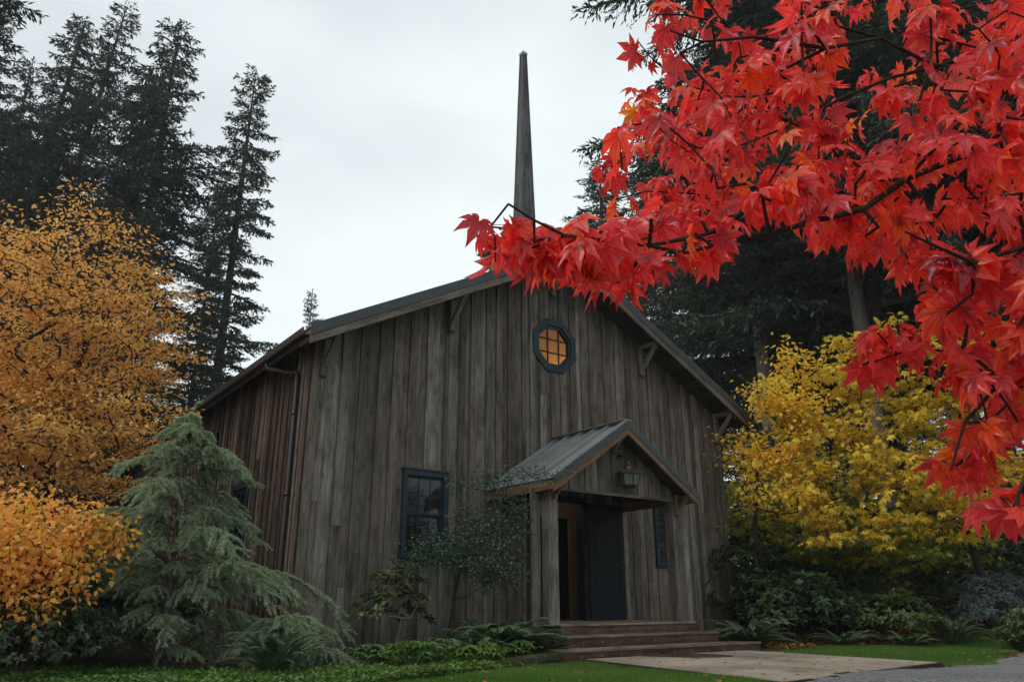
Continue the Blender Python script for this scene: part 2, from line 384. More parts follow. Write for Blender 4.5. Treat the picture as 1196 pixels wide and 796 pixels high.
L_FINE = leafmat('small_dark_leaf', [(.022, .042, .026), (.038, .070, .040), (.062, .105, .058), (.095, .15, .08)], .15, .4, 2.0, .5)
L_FERN = leafmat('fern_leaf', [(.032, .062, .030), (.060, .11, .050), (.10, .165, .072), (.15, .22, .09)], .22, .5, 1.5, .35)
L_FERNL = leafmat('pale_fern_leaf', [(.05, .08, .04), (.08, .12, .06), (.11, .16, .085), (.15, .20, .11)], .22, .5, 1.5, .35)
L_COVER = leafmat('ground_cover_leaf', [(.03, .07, .016), (.06, .13, .025), (.10, .19, .035), (.20, .24, .05)], .25, .45, 1.2, .4)
L_GRASS = leafmat('lawn_grass', [(.035, .085, .012), (.065, .145, .018), (.10, .20, .028), (.16, .23, .04)], .3, .5, .6, .3)
L_MOSS = leafmat('moss', [(.03, .045, .010), (.06, .075, .015), (.10, .11, .02)], .1, .9, 2)
L_BLUE = leafmat('grey_blue_leaf', [(.10, .13, .13), (.15, .19, .19), (.22, .27, .27)], .2, .6, 2)
L_FALL = leafmat('fallen_leaf', [(.10, .045, .02), (.22, .10, .03), (.35, .20, .04), (.42, .24, .05)], .1, .7, 3)

def bark(name, a, b, scale=3):
    m, t, p, o = mat(name); tcn = N(t, 'ShaderNodeTexCoord').outputs['Object']
    n = noise(t, mapping(t, tcn, (scale*3, scale*3, scale*.6)), 1, 5, .65)
    t.links.new(ramp(t, n, [(.3, a), (.7, b)]), p.inputs['Base Color']); p.inputs['Roughness'].default_value = .92; p.inputs['Specular IOR Level'].default_value = .15
    bump(t, p, n, .02, .8); return m
B_FIR = bark('fir_bark', (.035, .028, .024), (.12, .10, .085))
B_TWIG = bark('dark_twig_bark', (.020, .014, .012), (.055, .040, .032), 10)
B_GREY = bark('grey_bark', (.06, .052, .045), (.16, .14, .12), 6)
B_PALE = bark('pale_fir_bark', (.09, .075, .065), (.24, .205, .18), 2)
def ground_mat(name, cols, scale, bd=.02, extra=None, rough=.95):
    m, t, p, o = mat(name); gp = N(t, 'ShaderNodeNewGeometry').outputs['Position']
    n = noise(t, gp, scale, 6, .65); n2 = noise(t, gp, scale*9, 4, .7)
    f = mth(t, 'ADD', mth(t, 'MULTIPLY', n, .5), mth(t, 'MULTIPLY', n2, .5))
    k = len(cols); t.links.new(ramp(t, f, [(.34+.32*i/(k-1), c) for i, c in enumerate(cols)]), p.inputs['Base Color'])
    p.inputs['Roughness'].default_value = rough; p.inputs['Specular IOR Level'].default_value = .2; bump(t, p, f, bd, .8); return m
G_SOIL = ground_mat('soil_and_litter', [(.022, .016, .011), (.05, .034, .022), (.10, .065, .038)], 1.8, .04)
G_LAWN = ground_mat('lawn_base', [(.02, .045, .008), (.045, .09, .014)], 1.5, .02)
# concrete slab with faint joints and stains
def slab_mat():
    m, t, p, o = mat('tan_concrete'); gp = N(t, 'ShaderNodeNewGeometry').outputs['Position']
    n = noise(t, gp, .9, 5, .6); n2 = noise(t, gp, 45, 3, .6)
    c = ramp(t, n, [(.32, (.15, .125, .095)), (.5, (.30, .245, .19)), (.66, (.38, .32, .255))])
    c = mixc(t, c, (.07, .075, .035), ramp(t, noise(t, gp, 2.6, 5, .7), [(.56, (0, 0, 0)), (.72, (.6, .6, .6))]))
    c = mixc(t, c, ramp(t, n2, [(.35, (.8,)*3), (.6, (1.1,)*3)]), .7, 'MULTIPLY')
    br = N(t, 'ShaderNodeTexBrick'); br.offset = 0; br.squash = 1; br.inputs['Scale'].default_value = 1; br.inputs['Brick Width'].default_value = .92; br.inputs['Row Height'].default_value = .62
    br.inputs['Mortar Size'].default_value = .010; br.inputs['Color1'].default_value = (1, 1, 1, 1); br.inputs['Color2'].default_value = (.86, .86, .86, 1); br.inputs['Mortar'].default_value = (.5, .47, .44, 1)
    t.links.new(gp, br.inputs['Vector']); c = mixc(t, c, br.outputs['Color'], .7, 'MULTIPLY')
    t.links.new(c, p.inputs['Base Color']); p.inputs['Roughness'].default_value = .7; bump(t, p, n2, .003, .6); return m
SLAB = slab_mat()
def gravel_mat():
    m, t, p, o = mat('crushed_gravel'); gp = N(t, 'ShaderNodeNewGeometry').outputs['Position']
    vo = N(t, 'ShaderNodeTexVoronoi'); vo.inputs['Scale'].default_value = 38; t.links.new(gp, vo.inputs['Vector'])
    c = ramp(t, vo.outputs['Distance'], [(.1, (1, 1, 1)), (.75, (.35, .35, .36))])
    c = mixc(t, ramp(t, vo.outputs['Color'], [(0, (.15, .15, .155)), (1, (.42, .415, .41))]), c, 1, 'MULTIPLY')
    c = mixc(t, c, ramp(t, noise(t, gp, .8, 4, .6), [(.3, (.75,)*3), (.7, (1.15,)*3)]), 1, 'MULTIPLY')
    t.links.new(c, p.inputs['Base Color']); p.inputs['Roughness'].default_value = .8; bump(t, p, vo.outputs['Distance'], -.02, 1); return m
GRAVEL = gravel_mat()

# ------------------------------------------------------------------ ground
def sheet(name, xs, ys, m, off=0.0, mask=None):
    X, Y = np.meshgrid(xs, ys, indexing='ij'); Z = terr(X, Y)+off
    V = np.stack([X, Y, Z], -1).reshape(-1, 3); a, b = X.shape
    i, j = np.meshgrid(np.arange(a-1), np.arange(b-1), indexing='ij'); q = np.stack([i*b+j, (i+1)*b+j, (i+1)*b+j+1, i*b+j+1], -1).reshape(-1, 4)
    if mask is not None:
        c = V[q].mean(1); q = q[mask(c[:, 0], c[:, 1])]
        u, inv = np.unique(q, return_inverse=True); V = V[u]; q = inv.reshape(q.shape)
    o = link(name, mesh_np(name, V, [q], m, True)); return tag(o, kind='structure')
def gs(a, b, fine0, fine1, nf, nc):
    return np.unique(np.concatenate([np.linspace(a, fine0, nc), np.linspace(fine0, fine1, nf), np.linspace(fine1, b, nc)]))
sheet('ground', gs(-500, 600, -12, 40, 180, 12), gs(-400, 700, -8, 60, 200, 12), G_SOIL)
def inpoly(x, y, poly):
    x = np.asarray(x); y = np.asarray(y); r = np.zeros(x.shape, bool); n = len(poly)
    for i in range(n):
        x0, y0 = poly[i]; x1, y1 = poly[(i+1) % n]
        c = ((y0 > y) != (y1 > y)) & (x < (x1-x0)*(y-y0)/((y1-y0)+1e-12)+x0); r ^= c
    return r
SLABP = [(7.30, 8.38), (6.85, 5.00), (10.55, 5.36), (10.62, 8.38)]
LAWN_R = [(10.66, 8.2), (10.6, 5.35), (11.2, 4.95), (12.7, 5.5), (14.5, 6.0), (17, 6.5), (17, 7.6), (14.85, 7.5), (13.6, 7.9), (12.3, 8.35), (11.4, 8.4)]
LAWN_L = [(7.25, 8.1), (6.8, 5.0), (3, 4.2), (-1, 6), (-1, 7.2), (2.5, 7.0), (4.6, 7.2), (5.5, 7.8), (6.4, 8.25), (6.9, 8.35)]
wob = lambda x, y: (x+.06*np.sin(y*5+x*3), y+.06*np.sin(x*6+y*2))
sheet('lawn', np.linspace(-2, 17.5, 300), np.linspace(3.5, 9, 110), G_LAWN, .006, lambda x, y: inpoly(*wob(x, y), LAWN_R) | inpoly(*wob(x, y), LAWN_L))
def road_mask(x, y):
    e = np.interp(x, [-3, 6.8, 10.55, 12.2, 14.5, 30, 60], [3.6, 4.93, 5.25, 5.15, 5.75, 7.0, 9.0])
    return (y < e+.05*np.sin(x*7)+.04*np.sin(x*17)) & ~inpoly(x, y, SLABP)
sheet('gravel_drive', np.linspace(-12, 45, 420), np.linspace(-10, 9, 150), GRAVEL, .010, road_mask)
mb = MB(); mb.prism([(x, y, .022) for x, y in SLABP], (0, 0, -.14)); sl_o = mb.build('path', SLAB); tag(sl_o, kind='structure')
# timber edge of the path
mb = MB()
for a, b in (((7.27, 8.36), (6.81, 4.96)), ((6.81, 4.955), (10.56, 5.315))): mb.beam((*a, -.03), (*b, -.03), (0, 0, 1), .10, .04)
tag(mb.build('path_edging', W_DARK), 'dark timber edging board along the front of the tan concrete path', 'edging')
# grass blades
def grass(poly, n, h, name, label):
    xs = [p[0] for p in poly]; ys = [p[1] for p in poly]
    x = RNG.uniform(min(xs), max(xs), n*2); y = RNG.uniform(min(ys), max(ys), n*2); k = inpoly(*wob(x, y), poly); x = x[k]; y = y[k]
    C = np.stack([x, y, terr(x, y)], 1); D = np.stack([RNG.normal(0, .38, len(x)), RNG.normal(0, .38, len(x)), np.ones(len(x))], 1)
    Nn = RNG.normal(0, 1, (len(x), 3)); hh = h*RNG.uniform(.5, 1.3, len(x)); wv = RNG.uniform(.004, .009, len(x))
    V, fs = scatter(*BLADE, C, D, Nn, np.stack([wv, hh, hh], 1))
    tag(link(name, mesh_np(name, V, fs, L_GRASS)), label, 'grass', kind='stuff')
grass(LAWN_R, 60000, .045, 'grass', 'bright green grass of the lawn strip right of the path')
grass(LAWN_L, 110000, .045, 'grass', 'green grass of the lawn left of the path')

# haze volume round the whole place, added to lighten dark trees; sky outside
hz = MB(); hz.box(-520, 620, -420, 720, -3, 52, along='x'); hm = bpy.data.materials.new('thin_haze'); hm.use_nodes = True; hm.node_tree.nodes.clear()
ho = N(hm.node_tree, 'ShaderNodeOutputMaterial'); pv = N(hm.node_tree, 'ShaderNodeVolumePrincipled'); pv.inputs['Density'].default_value = .0008; pv.inputs['Color'].default_value = (.93, .96, 1, 1); pv.inputs['Anisotropy'].default_value = .2
hm.node_tree.links.new(pv.outputs[0], ho.inputs['Volume']); tag(hz.build('haze', hm), kind='stuff')

# ------------------------------------------------------------------ church
Z0 = 0.0
XL, XR, YF, YB = 4.03, 13.13, 10.6, 27.0
XM = (XL+XR)/2; SL = .525; ZP = 6.30+CZ-.13         # ridge height of the roof underside
roofz = lambda x: ZP-SL*abs(x-XM)
church = empty('church', (XM, YF, 0), 'barn like chapel of weathered grey boards with a tall thin spire and gabled porch', 'church')
CWIN = []                                             # openings on the front: (x0,x1,z0,z1)
W1 = (5.66, 6.32, 1.42, 2.60); W2 = (11.10, 11.78, 1.42, 2.58)
DOOR = (7.98, 9.26, .44, 2.42)
OC = (8.63, 4.51+CZ, .46)
def oct_half(dx, r=OC[2]):
    """half height of the octagon hole at |dx|"""
    a = r; t = r*math.tan(math.pi/8)
    if dx >= a: return 0
    return a if dx <= t else a-(dx-t)
def clip_board(m, x0, x1, z0, zt, y, th, holes, mi=0, axis='x'):
    """vertical board between x0..x1 on plane y, top following zt(x), pieces cut around the holes"""
    cuts = []
    xm = (x0+x1)/2
    for h in holes:
        hx0, hx1, hz0, hz1 = h
        if x1 > hx0+.0 and x0 < hx1-.0: cuts.append((hz0, hz1))
    segs = [(z0, None)]; out = []
    z = z0
    for c0, c1 in sorted(cuts):
        out.append((z, c0)); z = c1
    out.append((z, None))
    res = []
    for a, b in out:
        top = min(zt(x0), zt(x1)) if b is None else b
        if top-a < .03: continue
        if random.random() < .2 and top-a > 1.6:
            k = random.uniform(a+.7, top-.6); res.append((a, k-.003, False)); res.append((k+.003, b if b is not None else top, b is None))
        else: res.append((a, b if b is not None else top, b is None))
    for a, b, sloped in res:
        dy = random.uniform(-.003, .004)
        ta, tb = (zt(x0), zt(x1)) if sloped else (b, b)
        P = [(x0, a), (x1, a), (x1, tb), (x0, ta)]
        if sloped and (x0-XM)*(x1-XM) < 0 and axis == 'x': P = [(x0, a), (x1, a), (x1, tb), (XM, zt(XM)), (x0, ta)]
        o = random.uniform(0, 40); n = len(P)
        if axis == 'x': vs = [(x, y+dy, z) for x, z in P]+[(x, y+dy+th, z) for x, z in P]
        else: vs = [(y+dy, x, z) for x, z in P]+[(y+dy+th, x, z) for x, z in P]
        fs = [tuple(range(n)), tuple(range(2*n-1, n-1, -1))]+[(i, i+n, (i+1) % n+n, (i+1) % n) for i in range(n)]
        uv = [[(o+z, x-x0) for x, z in P], [(o+z, x-x0) for x, z in P[::-1]]]
        for i in range(n):
            (xa, za), (xb, zb) = P[i], P[(i+1) % n]; uv.append([(o+za, xa-x0), (o+za, xa-x0+th), (o+zb, xb-x0+th), (o+zb, xb-x0)])
        m.add(vs, fs, uv, mi)
def siding(name, a0, a1, plane, zbase, zt, holes, matl, parent, axis='x', out=-1, lo=.12, hi=.24, octw=False):
    m = MB(); m2 = MB(); x = a0; i = 0
    while x < a1-.01:
        wv = random.uniform(lo, hi)*(1 if i % 2 == 0 else random.uniform(.45, .95)); x2 = min(x+wv, a1)
        if octw and abs(x-OC[0]) < .75: x2 = min(x2, x+random.uniform(.11, .15))
        for h in holes:
            for e in (h[0]-.03, h[1]+.03):
                if x+.03 < e < x2+.03: x2 = e
        if a1-x2 < .09: x2 = a1
        hs = list(holes)
        if octw:
            dx = min(abs(x-OC[0]), abs(x2-OC[0])) if (x-OC[0])*(x2-OC[0]) > 0 else 0
            hh = oct_half(dx, .385)+.006
            if hh > .03: hs.append((x, x2, OC[1]-hh, OC[1]+hh))
        zb = zbase+random.uniform(-.02, .01)
        if i % 2 == 0: clip_board(m, x+.006, x2-.006, zb, zt, plane+(-.0 if out < 0 else -.022), .022, hs, 0, axis)
        else: clip_board(m, max(x-.012, a0), min(x2+.012, a1), zb-.01, zt, plane+(-.026 if out < 0 else .005), .022, hs, 0, axis)
        x = x2; i += 1
    return m.build(name, matl, parent)
fh = [W1, W2, DOOR]
front = siding('front_wall', XL, XR, YF, .04, lambda x: roofz(x)-.02, fh, W_FRONT, church, octw=True)
# backing so that nothing shines through the seams
def wallback(m, holes, x0, x1, y0, y1, zt, base=0.0):
    """solid wall slab y0..y1 with rectangular holes: vertical strips"""
    xs = sorted({x0, x1, XM}|{h[0] for h in holes}|{h[1] for h in holes})
    for a, b in zip(xs[:-1], xs[1:]):
        c = (a+b)/2; hs = sorted([(h[2], h[3]) for h in holes if h[0] < c < h[1]]); z = base
        for h0, h1 in hs:
            m.prism([(a, y0, z), (b, y0, z), (b, y0, h0), (a, y0, h0)], (0, y1-y0, 0)); z = h1
        m.prism([(a, y0, z), (b, y0, z), (b, y0, zt(b)), (a, y0, zt(a))], (0, y1-y0, 0))
m = MB(); wallback(m, fh+[(OC[0]-.44, OC[0]+.44, OC[1]-.44, OC[1]+.44)], XL+.03, XR-.03, YF+.026, YF+.12, lambda x: roofz(x)-.03); m.build('wall_core', BLACK, church)
# side walls
SW = [(13.05, 13.80, 1.38, 2.56), (15.35, 16.25, 2.70, 3.74), (19.2, 19.95, 1.38, 2.56), (22.4, 23.15, 1.38, 2.56)]
sz = roofz(XL)-.03
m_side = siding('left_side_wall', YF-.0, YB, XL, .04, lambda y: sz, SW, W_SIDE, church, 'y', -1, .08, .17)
siding('right_side_wall', YF, YB, XR, .04, lambda y: sz, [], W_SIDE, church, 'y', 1, .1, .2)
siding('back_wall', XL, XR, YB, .04, lambda x: roofz(x)-.02, [], W_FRONT, church, 'x', 1)
def sideback(m, x0, x1, holes):
    ys = sorted({YF+.125, YB-.03}|{h[0] for h in holes}|{h[1] for h in holes})
    for a, b in zip(ys[:-1], ys[1:]):
        c = (a+b)/2; z = 0; 
        for h0, h1 in sorted([(h[2], h[3]) for h in holes if h[0] < c < h[1]]):
            m.box(x0, x1, a, b, z, h0); z = h1
        m.box(x0, x1, a, b, z, sz-.05)
m = MB(); sideback(m, XL+.027, XL+.12, SW); sideback(m, XR-.12, XR-.027, []); m.box(XL+.13, XR-.13, YB-.14, YB-.04, 0, sz); m.build('wall_core', BLACK, church)
# corner boards
for a_, b_ in ((XL-.026, XL+.10), (XR-.10, XR+.026)):
    m = MB(); m.box(a_, b_, YF-.050, YF-.028, .02, roofz(a_+.06)-.10); m.build('corner_board', W_FRONT, church)
# plinth
m = MB(); m.box(XL+.03, XR-.03, YF+.0, YF+.10, -.3, .06, along='x'); m.box(XL+.01, XL+.1, YF+.11, YB, -.3, .06, along='y'); m.build('foundation', plain('foundation_concrete', (.12, .115, .105), .9, 0, .3, 4), church)

# roof: deck planks (seen from below), metal sheets with standing seams
OV, SO = .62, .30                                     # front overhang, eave overhang
yf = YF-OV; sn = math.sqrt(1+SL*SL); XE0, XE1 = XL-SO, XR+SO
roof = MB(); thk = .03
for sgn in (-1, 1):
    xe = XE0 if sgn < 0 else XE1
    a = (XM, yf, roofz(XM)+.075); b = (xe, yf, roofz(xe)+.075)
    P = [(XM, yf-.02, ZP+.082), (xe-.03*-sgn, yf-.02, roofz(xe+.03*sgn)+.082), (xe-.03*-sgn, YB+.4, roofz(xe+.03*sgn)+.082), (XM, YB+.4, ZP+.082)]
    roof.prism(P, (0, 0, .02))
    y = yf+.15
    while y < YB+.4:
        roof.beam((XM, y, ZP+.117), (xe+.03*sgn, y, roofz(xe+.03*sgn)+.117), (0, 1, 0), .025, .03); y += .42
roof.box(XM-.12, XM+.12, yf-.02, YB+.4, ZP+.118, ZP+.135, along='y')
roof_o = roof.build('roof', METAL, church)
m = MB()
for sgn in (-1, 1):
    n = 26; 
    for k in range(n):
        s0 = k/n; s1 = (k+1)/n
        xa = XM+sgn*(s0*(XE1-XM)+.004); xb = XM+sgn*(s1*(XE1-XM)-.004)
        za, zb = roofz(xa)+.045, roofz(xb)+.045; c = ((xa+xb)/2, (za+zb)/2)
        m.beam((c[0], yf+.03, c[1]), (c[0], YB+.35, c[1]), (xb-xa, 0, zb-za), math.hypot(xb-xa, zb-za), .022)
m.build('soffit', W_DARK, roof_o)
for k in range(22):
    yy = YF+.6+k*.78
    if yy > YB: break
    for sgn in (-1, 1):
        xe = XM+sgn*(XE1-XM-.03); xi = XM+sgn*(XR-XM+.03)
        m = MB(); m.beam((xi, yy, roofz(xi)-.03), (xe, yy, roofz(xe)-.03), (0, 0, 1), .10, .05); m.build('rafter_tail', W_DARK, roof_o)
# rake: dark metal trim above a timber barge board
m = MB(); mw = MB()
for sgn in (-1, 1):
    xe = XM+sgn*(XE1-XM+.035); ang = SL
    def rk(mm, zt_, zb_, y0, y1):
        mm.prism([(XM, y0, roofz(XM)+zt_), (xe, y0, roofz(xe)+zt_), (xe, y0, roofz(xe)+zb_), (XM, y0, roofz(XM)+zb_)][::sgn], (0, y1-y0, 0))
    rk(m, .118, -.045, yf-.045, yf-.022); rk(mw, -.047, -.175, yf-.032, yf+.012)
m.build('rake_trim', METAL_D, roof_o); mw.build('barge_board', W_TRIM, roof_o)
m = MB()
for x in (XE0-.0, ): m.box(XE0-.012, XE0+.02, yf+.02, yf+.46, roofz(XE0)-.12, roofz(XE0)+.06, along='y')
m.build('barge_return', W_FRESH, roof_o)
for a_, b_, y_ in ((XE0-.008, XE0+.018, yf+.465), (XE1-.02, XE1+.008, yf+.02)):
    m = MB(); m.box(a_, b_, y_, YB+.4, roofz(XE1)-.10, roofz(XE1)+.06, along='y'); m.build('fascia', W_DARK, roof_o)
for xx, s in ((XE0-.075, -1), (XE1+.075, 1)):
    zg = roofz(XE0)+.05; m = MB()
    m.box(xx-.055, xx+.055, yf+.02, YB+.4, zg-.11, zg-.095, along='y'); m.box(xx+s*.055-.006, xx+s*.055+.006, yf+.02, YB+.4, zg-.094, zg, along='y')
    m.build('gutter', GUTTER, roof_o)
# knee brackets under the front overhang
for bx in (XL+.13, 6.35, 10.85, XR-.13, XM):
    m = MB(); zt = roofz(bx)-.05; yb = yf+.06
    m.beam((bx, YF-.085, zt-.62), (bx, YF-.085, zt-.0), (1, 0, 0), .085, .07)
    m.beam((bx, YF-.12, zt-.07+.02), (bx, yb, zt-.07+.02), (1, 0, 0), .08, .08)
    m.beam((bx, YF-.11, zt-.50), (bx, yb+.05, zt-.09), (1, 0, 0), .075, .07)
    m.prism([(bx-.05, YF-.125, zt-.62), (bx+.05, YF-.125, zt-.62), (bx+.05, YF-.05, zt-.62), (bx-.05, YF-.05, zt-.62)], (0, 0, -.03))
    m.build('bracket', W_TRIM if bx in (XL+.13,) else W_FRONT, church, bevel=.006)
m = MB()
for xx in (XL-.0, ):
    yy = 11.05; zt = roofz(XE0)-.06
    m.tube([(XE0-.075, yy+.62, zt+.0), (XE0-.06, yy+.60, zt-.10), (XL-.075, yy+.30, zt-.20), (XL-.075, yy+.06, zt-.235), (XL-.075, yy, zt-.30), (XL-.075, yy, .3), (XL-.09, yy, .16), (XL-.2, yy, .08)], .036, 10)
    for zz in (1.0, 2.2, 3.4): m.lathe((XL-.075, yy, zz), [(.042, 0), (.042, .05)], 10)
m.build('downspout', GUTTER, church, True)
# spire
SPX, SPY = XM-.0, 11.42
m = MB()
def frust(m, c, a, za, b, zb):
    P = [(c[0]+sx*a, c[1]+sy*a, za) for sx, sy in ((-1, -1), (1, -1), (1, 1), (-1, 1))]; Q = [(c[0]+sx*b, c[1]+sy*b, zb) for sx, sy in ((-1, -1), (1, -1), (1, 1), (-1, 1))]
    H = zb-za
    m.add(P+Q, [(3, 2, 1, 0), (4, 5, 6, 7)]+[(i, (i+1) % 4, (i+1) % 4+4, i+4) for i in range(4)],
          [[(0, 0)]*4]*2+[[(0, k), (0, k+2*a), (H, k+a+b), (H, k+a-b)] for k in range(4)])
zs = lambda z: z+CZ
frust(m, (SPX, SPY), .165, zs(7.15), .048, zs(11.62)); spire = m.build('spire', W_SPIRE, church)
m = MB()
for sx, sy in ((-1, -1), (1, -1), (1, 1), (-1, 1)):
    m.beam((SPX+sx*.160, SPY+sy*.160, zs(7.15)), (SPX+sx*.045, SPY+sy*.045, zs(11.62)), (1, 0, 0), .03, .03)
m.build('corner_strip', W_SPIRE, spire)
m = MB(); frust(m, (SPX, SPY), .068, zs(11.60), .068, zs(11.66)); frust(m, (SPX, SPY), .068, zs(11.66), .01, zs(11.74)); m.build('spire_cap', METAL, spire)
cup = MB()
for k in range(10):
    a = -.52+k*.104
    for s in (-1, 1):
        cup.box(SPX+a+.003, SPX+a+.101, SPY+s*.52-.012, SPY+s*.52+.012, zs(5.7), zs(6.74)); cup.box(SPX+s*.52-.012, SPX+s*.52+.012, SPY+a+.003, SPY+a+.101, zs(5.7), zs(6.74))
cu = cup.build('cupola', W_BLOCK, church)
m = MB(); frust(m, (SPX, SPY), .70, zs(6.74), .70, zs(6.78)); frust(m, (SPX, SPY), .69, zs(6.78), .20, zs(7.12)); frust(m, (SPX, SPY), .25, zs(7.10), .165, zs(7.26)); m.build('cupola_roof', METAL_D, cu)

# windows
def window(parent, u0, u1, z0, z1, plane, axis='x', cols=3, rows=2, paint=BLUE, back=CURT, lab=None, name='window', glassm=GLASS):
    """double hung window; u along the wall, plane = outer face of the wall; outward = -"""
    def B(m, a0, a1, c0, c1, d0, d1):
        if axis == 'x': m.box(a0, a1, plane+d0, plane+d1, c0, c1, along='z' if c1-c0 > a1-a0 else 'x')
        else: m.box(plane+d0, plane+d1, a0, a1, c0, c1, along='z' if c1-c0 > a1-a0 else 'y')
    t = .076
    m = MB(); B(m, u0-t, u0+.005, z0-.0, z1+.0, -.055, .06); B(m, u1-.005, u1+t, z0-.0, z1+.0, -.055, .06)
    B(m, u0-t, u1+t, z1+.001, z1+t+.01, -.058, .06); B(m, u0-t-.03, u1+t+.03, z1+t+.011, z1+t+.035, -.075, .02); B(m, u0-t-.015, u1+t+.015, z0-.06, z0-.001, -.075, .06)
    w_ = m.build(name, paint, parent)
    if lab: w_['label'] = lab
    zm = (z0+z1)/2
    for k, (a, b, d) in enumerate(((zm, z1, .012), (z0, zm, .040))):
        s = MB(); st = .036
        B(s, u0+.006, u0+st, a, b, d-.014, d+.014); B(s, u1-st, u1-.006, a, b, d-.014, d+.014); B(s, u0+st, u1-st, b-st, b, d-.0135, d+.0135); B(s, u0+st, u1-st, a, a+st, d-.0135, d+.0135)
        iw = (u1-u0-2*st); ih = (b-a-2*st)
        for c in range(1, cols): x = u0+st+iw*c/cols; B(s, x-.008, x+.008, a+st, b-st, d-.010, d+.010)
        for r in range(1, rows): z = a+st+ih*r/rows; B(s, u0+st, u1-st, z-.008, z+.008, d-.0095, d+.0095)
        so_ = s.build('sash', paint, w_)
        g = MB(); B(g, u0+st-.004, u1-st+.004, a+st-.004, b-st+.004, d-.003, d+.003); g.build('pane', glassm, so_)
    if back is not None:
        c = MB(); n = 14
        for k in range(n):
            a = u0+(u1-u0)*k/n; b = u0+(u1-u0)*(k+1)/n; dd = .13+.012*(k % 2)
            B(c, a, b, z0, z1, dd, dd+.01)
        c.build('curtain_or_dark_sheet', back, w_)
    return w_
window(church, *W1, YF, lab='blue framed double hung window on the grey front wall left of the porch')
window(church, *W2, YF, lab='blue framed window beside the right porch post', back=None)
for (a, b, c, d), cl in zip(SW, (3, 3, 3, 3)):
    window(church, a, b, c, d, XL, 'y', cl, 2, BLUE if c < 2 else DOORP, CURT if c < 2 else BLACK)  # the high window's backing is black, its unlit room put into the colour
# octagonal window
def ring(m, r0, r1, y0, y1, c=OC):
    k = 8; a0 = math.pi/8; P = lambda r, i: (c[0]+r/math.cos(math.pi/8)*math.cos(a0+i*math.pi/4), c[1]+r/math.cos(math.pi/8)*math.sin(a0+i*math.pi/4))
    for i in range(k):
        q = [P(r0, i), P(r1, i), P(r1, i+1), P(r0, i+1)]; m.prism([(x, y0, z) for x, z in q], (0, y1-y0, 0))
m = MB(); ring(m, .392, .505, YF-.05, YF+.05); ow_ = m.build('octagonal_window', BLUE, church); ow_['label'] = 'octagonal window with blue frame glowing amber high on the gable'
m = MB(); ring(m, .35, .3845, YF-.02, YF+.06); m.build('frame', BLUE, ow_)
m = MB()
for s in (-.13, .13):
    hh = .352
    m.box(OC[0]+s-.012, OC[0]+s+.012, YF+.0, YF+.02, OC[1]-hh, OC[1]+hh); m.box(OC[0]-hh, OC[0]+hh, YF+.001, YF+.019, OC[1]+s-.012, OC[1]+s+.012, along='x')
m.build('muntin', DOORP, ow_)
m = MB(); r = .37/math.cos(math.pi/8)
m.prism([(OC[0]+r*math.cos(math.pi/8+i*math.pi/4), YF+.03, OC[1]+r*math.sin(math.pi/8+i*math.pi/4)) for i in range(8)], (0, .006, 0)); m.build('pane', GLASS2, ow_)
rm = MB(); rx0, rx1, ry0, ry1, rz0, rz1 = OC[0]-.7, OC[0]+1.7, YF+.125, YF+1.2, OC[1]-.8, OC[1]+.95
rm.box(rx0, rx1, ry1, ry1+.04, rz0, rz1, along='x'); rm.box(rx0-.04, rx0, ry0, ry1, rz0, rz1); rm.box(rx1, rx1+.04, ry0, ry1, rz0, rz1); rm.box(rx0, rx1, ry0, ry1, rz1, rz1+.04, along='x'); rm.box(rx0, rx1, ry0, ry1, rz0-.04, rz0, along='x'); rm.build('inner_wall', PLASTER, church)
cl_ = bpy.data.lights.new('loft_lamp', 'POINT'); cl_.energy = 34; cl_.color = (1, .55, .16); cl_.shadow_soft_size = .06
clo = bpy.data.objects.new('loft_lamp', cl_); COL.objects.link(clo); clo.location = (OC[0]+1.25, YF+.62, OC[1]-.30)

# doorway: vestibule, door leaves folded back against the wall
m = MB(); dx0, dx1, dz0, dz1 = DOOR
m.box(dx0-.02, dx0+.05, YF-.035, YF+.16, dz0, dz1); m.box(dx1-.05, dx1+.02, YF-.035, YF+.16, dz0, dz1); m.box(dx0-.02, dx1+.02, YF-.034, YF+.16, dz1+.001, dz1+.09, along='x'); 
m.build('door_frame', DOORP, church)
m = MB(); yv = 11.9
m.box(dx0-.9, 9.1, yv, yv+.08, .4, 3.0); m.box(10.03, dx1+1.4, yv, yv+.08, .4, 3.0); m.box(9.1, 10.03, yv+.001, yv+.08, 2.30, 3.0)
m.box(dx1+1.4, dx1+1.48, YF+.16, yv+.08, .4, 3.0); m.box(dx0-.98, dx0-.9, YF+.16, yv+.08, .4, 3.0); m.box(dx0-.98, dx1+.98, YF+.16, yv+.08, 3.0, 3.05, along='x'); m.box(dx1+.98, dx1+1.48, YF+.16, yv+.08, 3.0, 3.05, along='x')
m.build('inner_wall', PLASTER, church)
m = MB(); m.box(8.9, 10.9, yv+.5, yv+.55, .4, 2.5); m.build('doorway_dark_panel', BLACK, church)  # black panel behind the opening; the room's darkness is put into its colour
m = MB(); m.box(dx0-.98, dx1+1.48, YF+.02, yv+.6, .38, .43, along='x'); m.build('interior_floor', LINO, church)
vl = bpy.data.lights.new('vestibule_lamp', 'POINT'); vl.energy = 2.2; vl.color = (1, .72, .45); vl.shadow_soft_size = .08
vo_ = bpy.data.objects.new('vestibule_lamp', vl); COL.objects.link(vo_); vo_.location = (8.7, 11.2, 2.75)
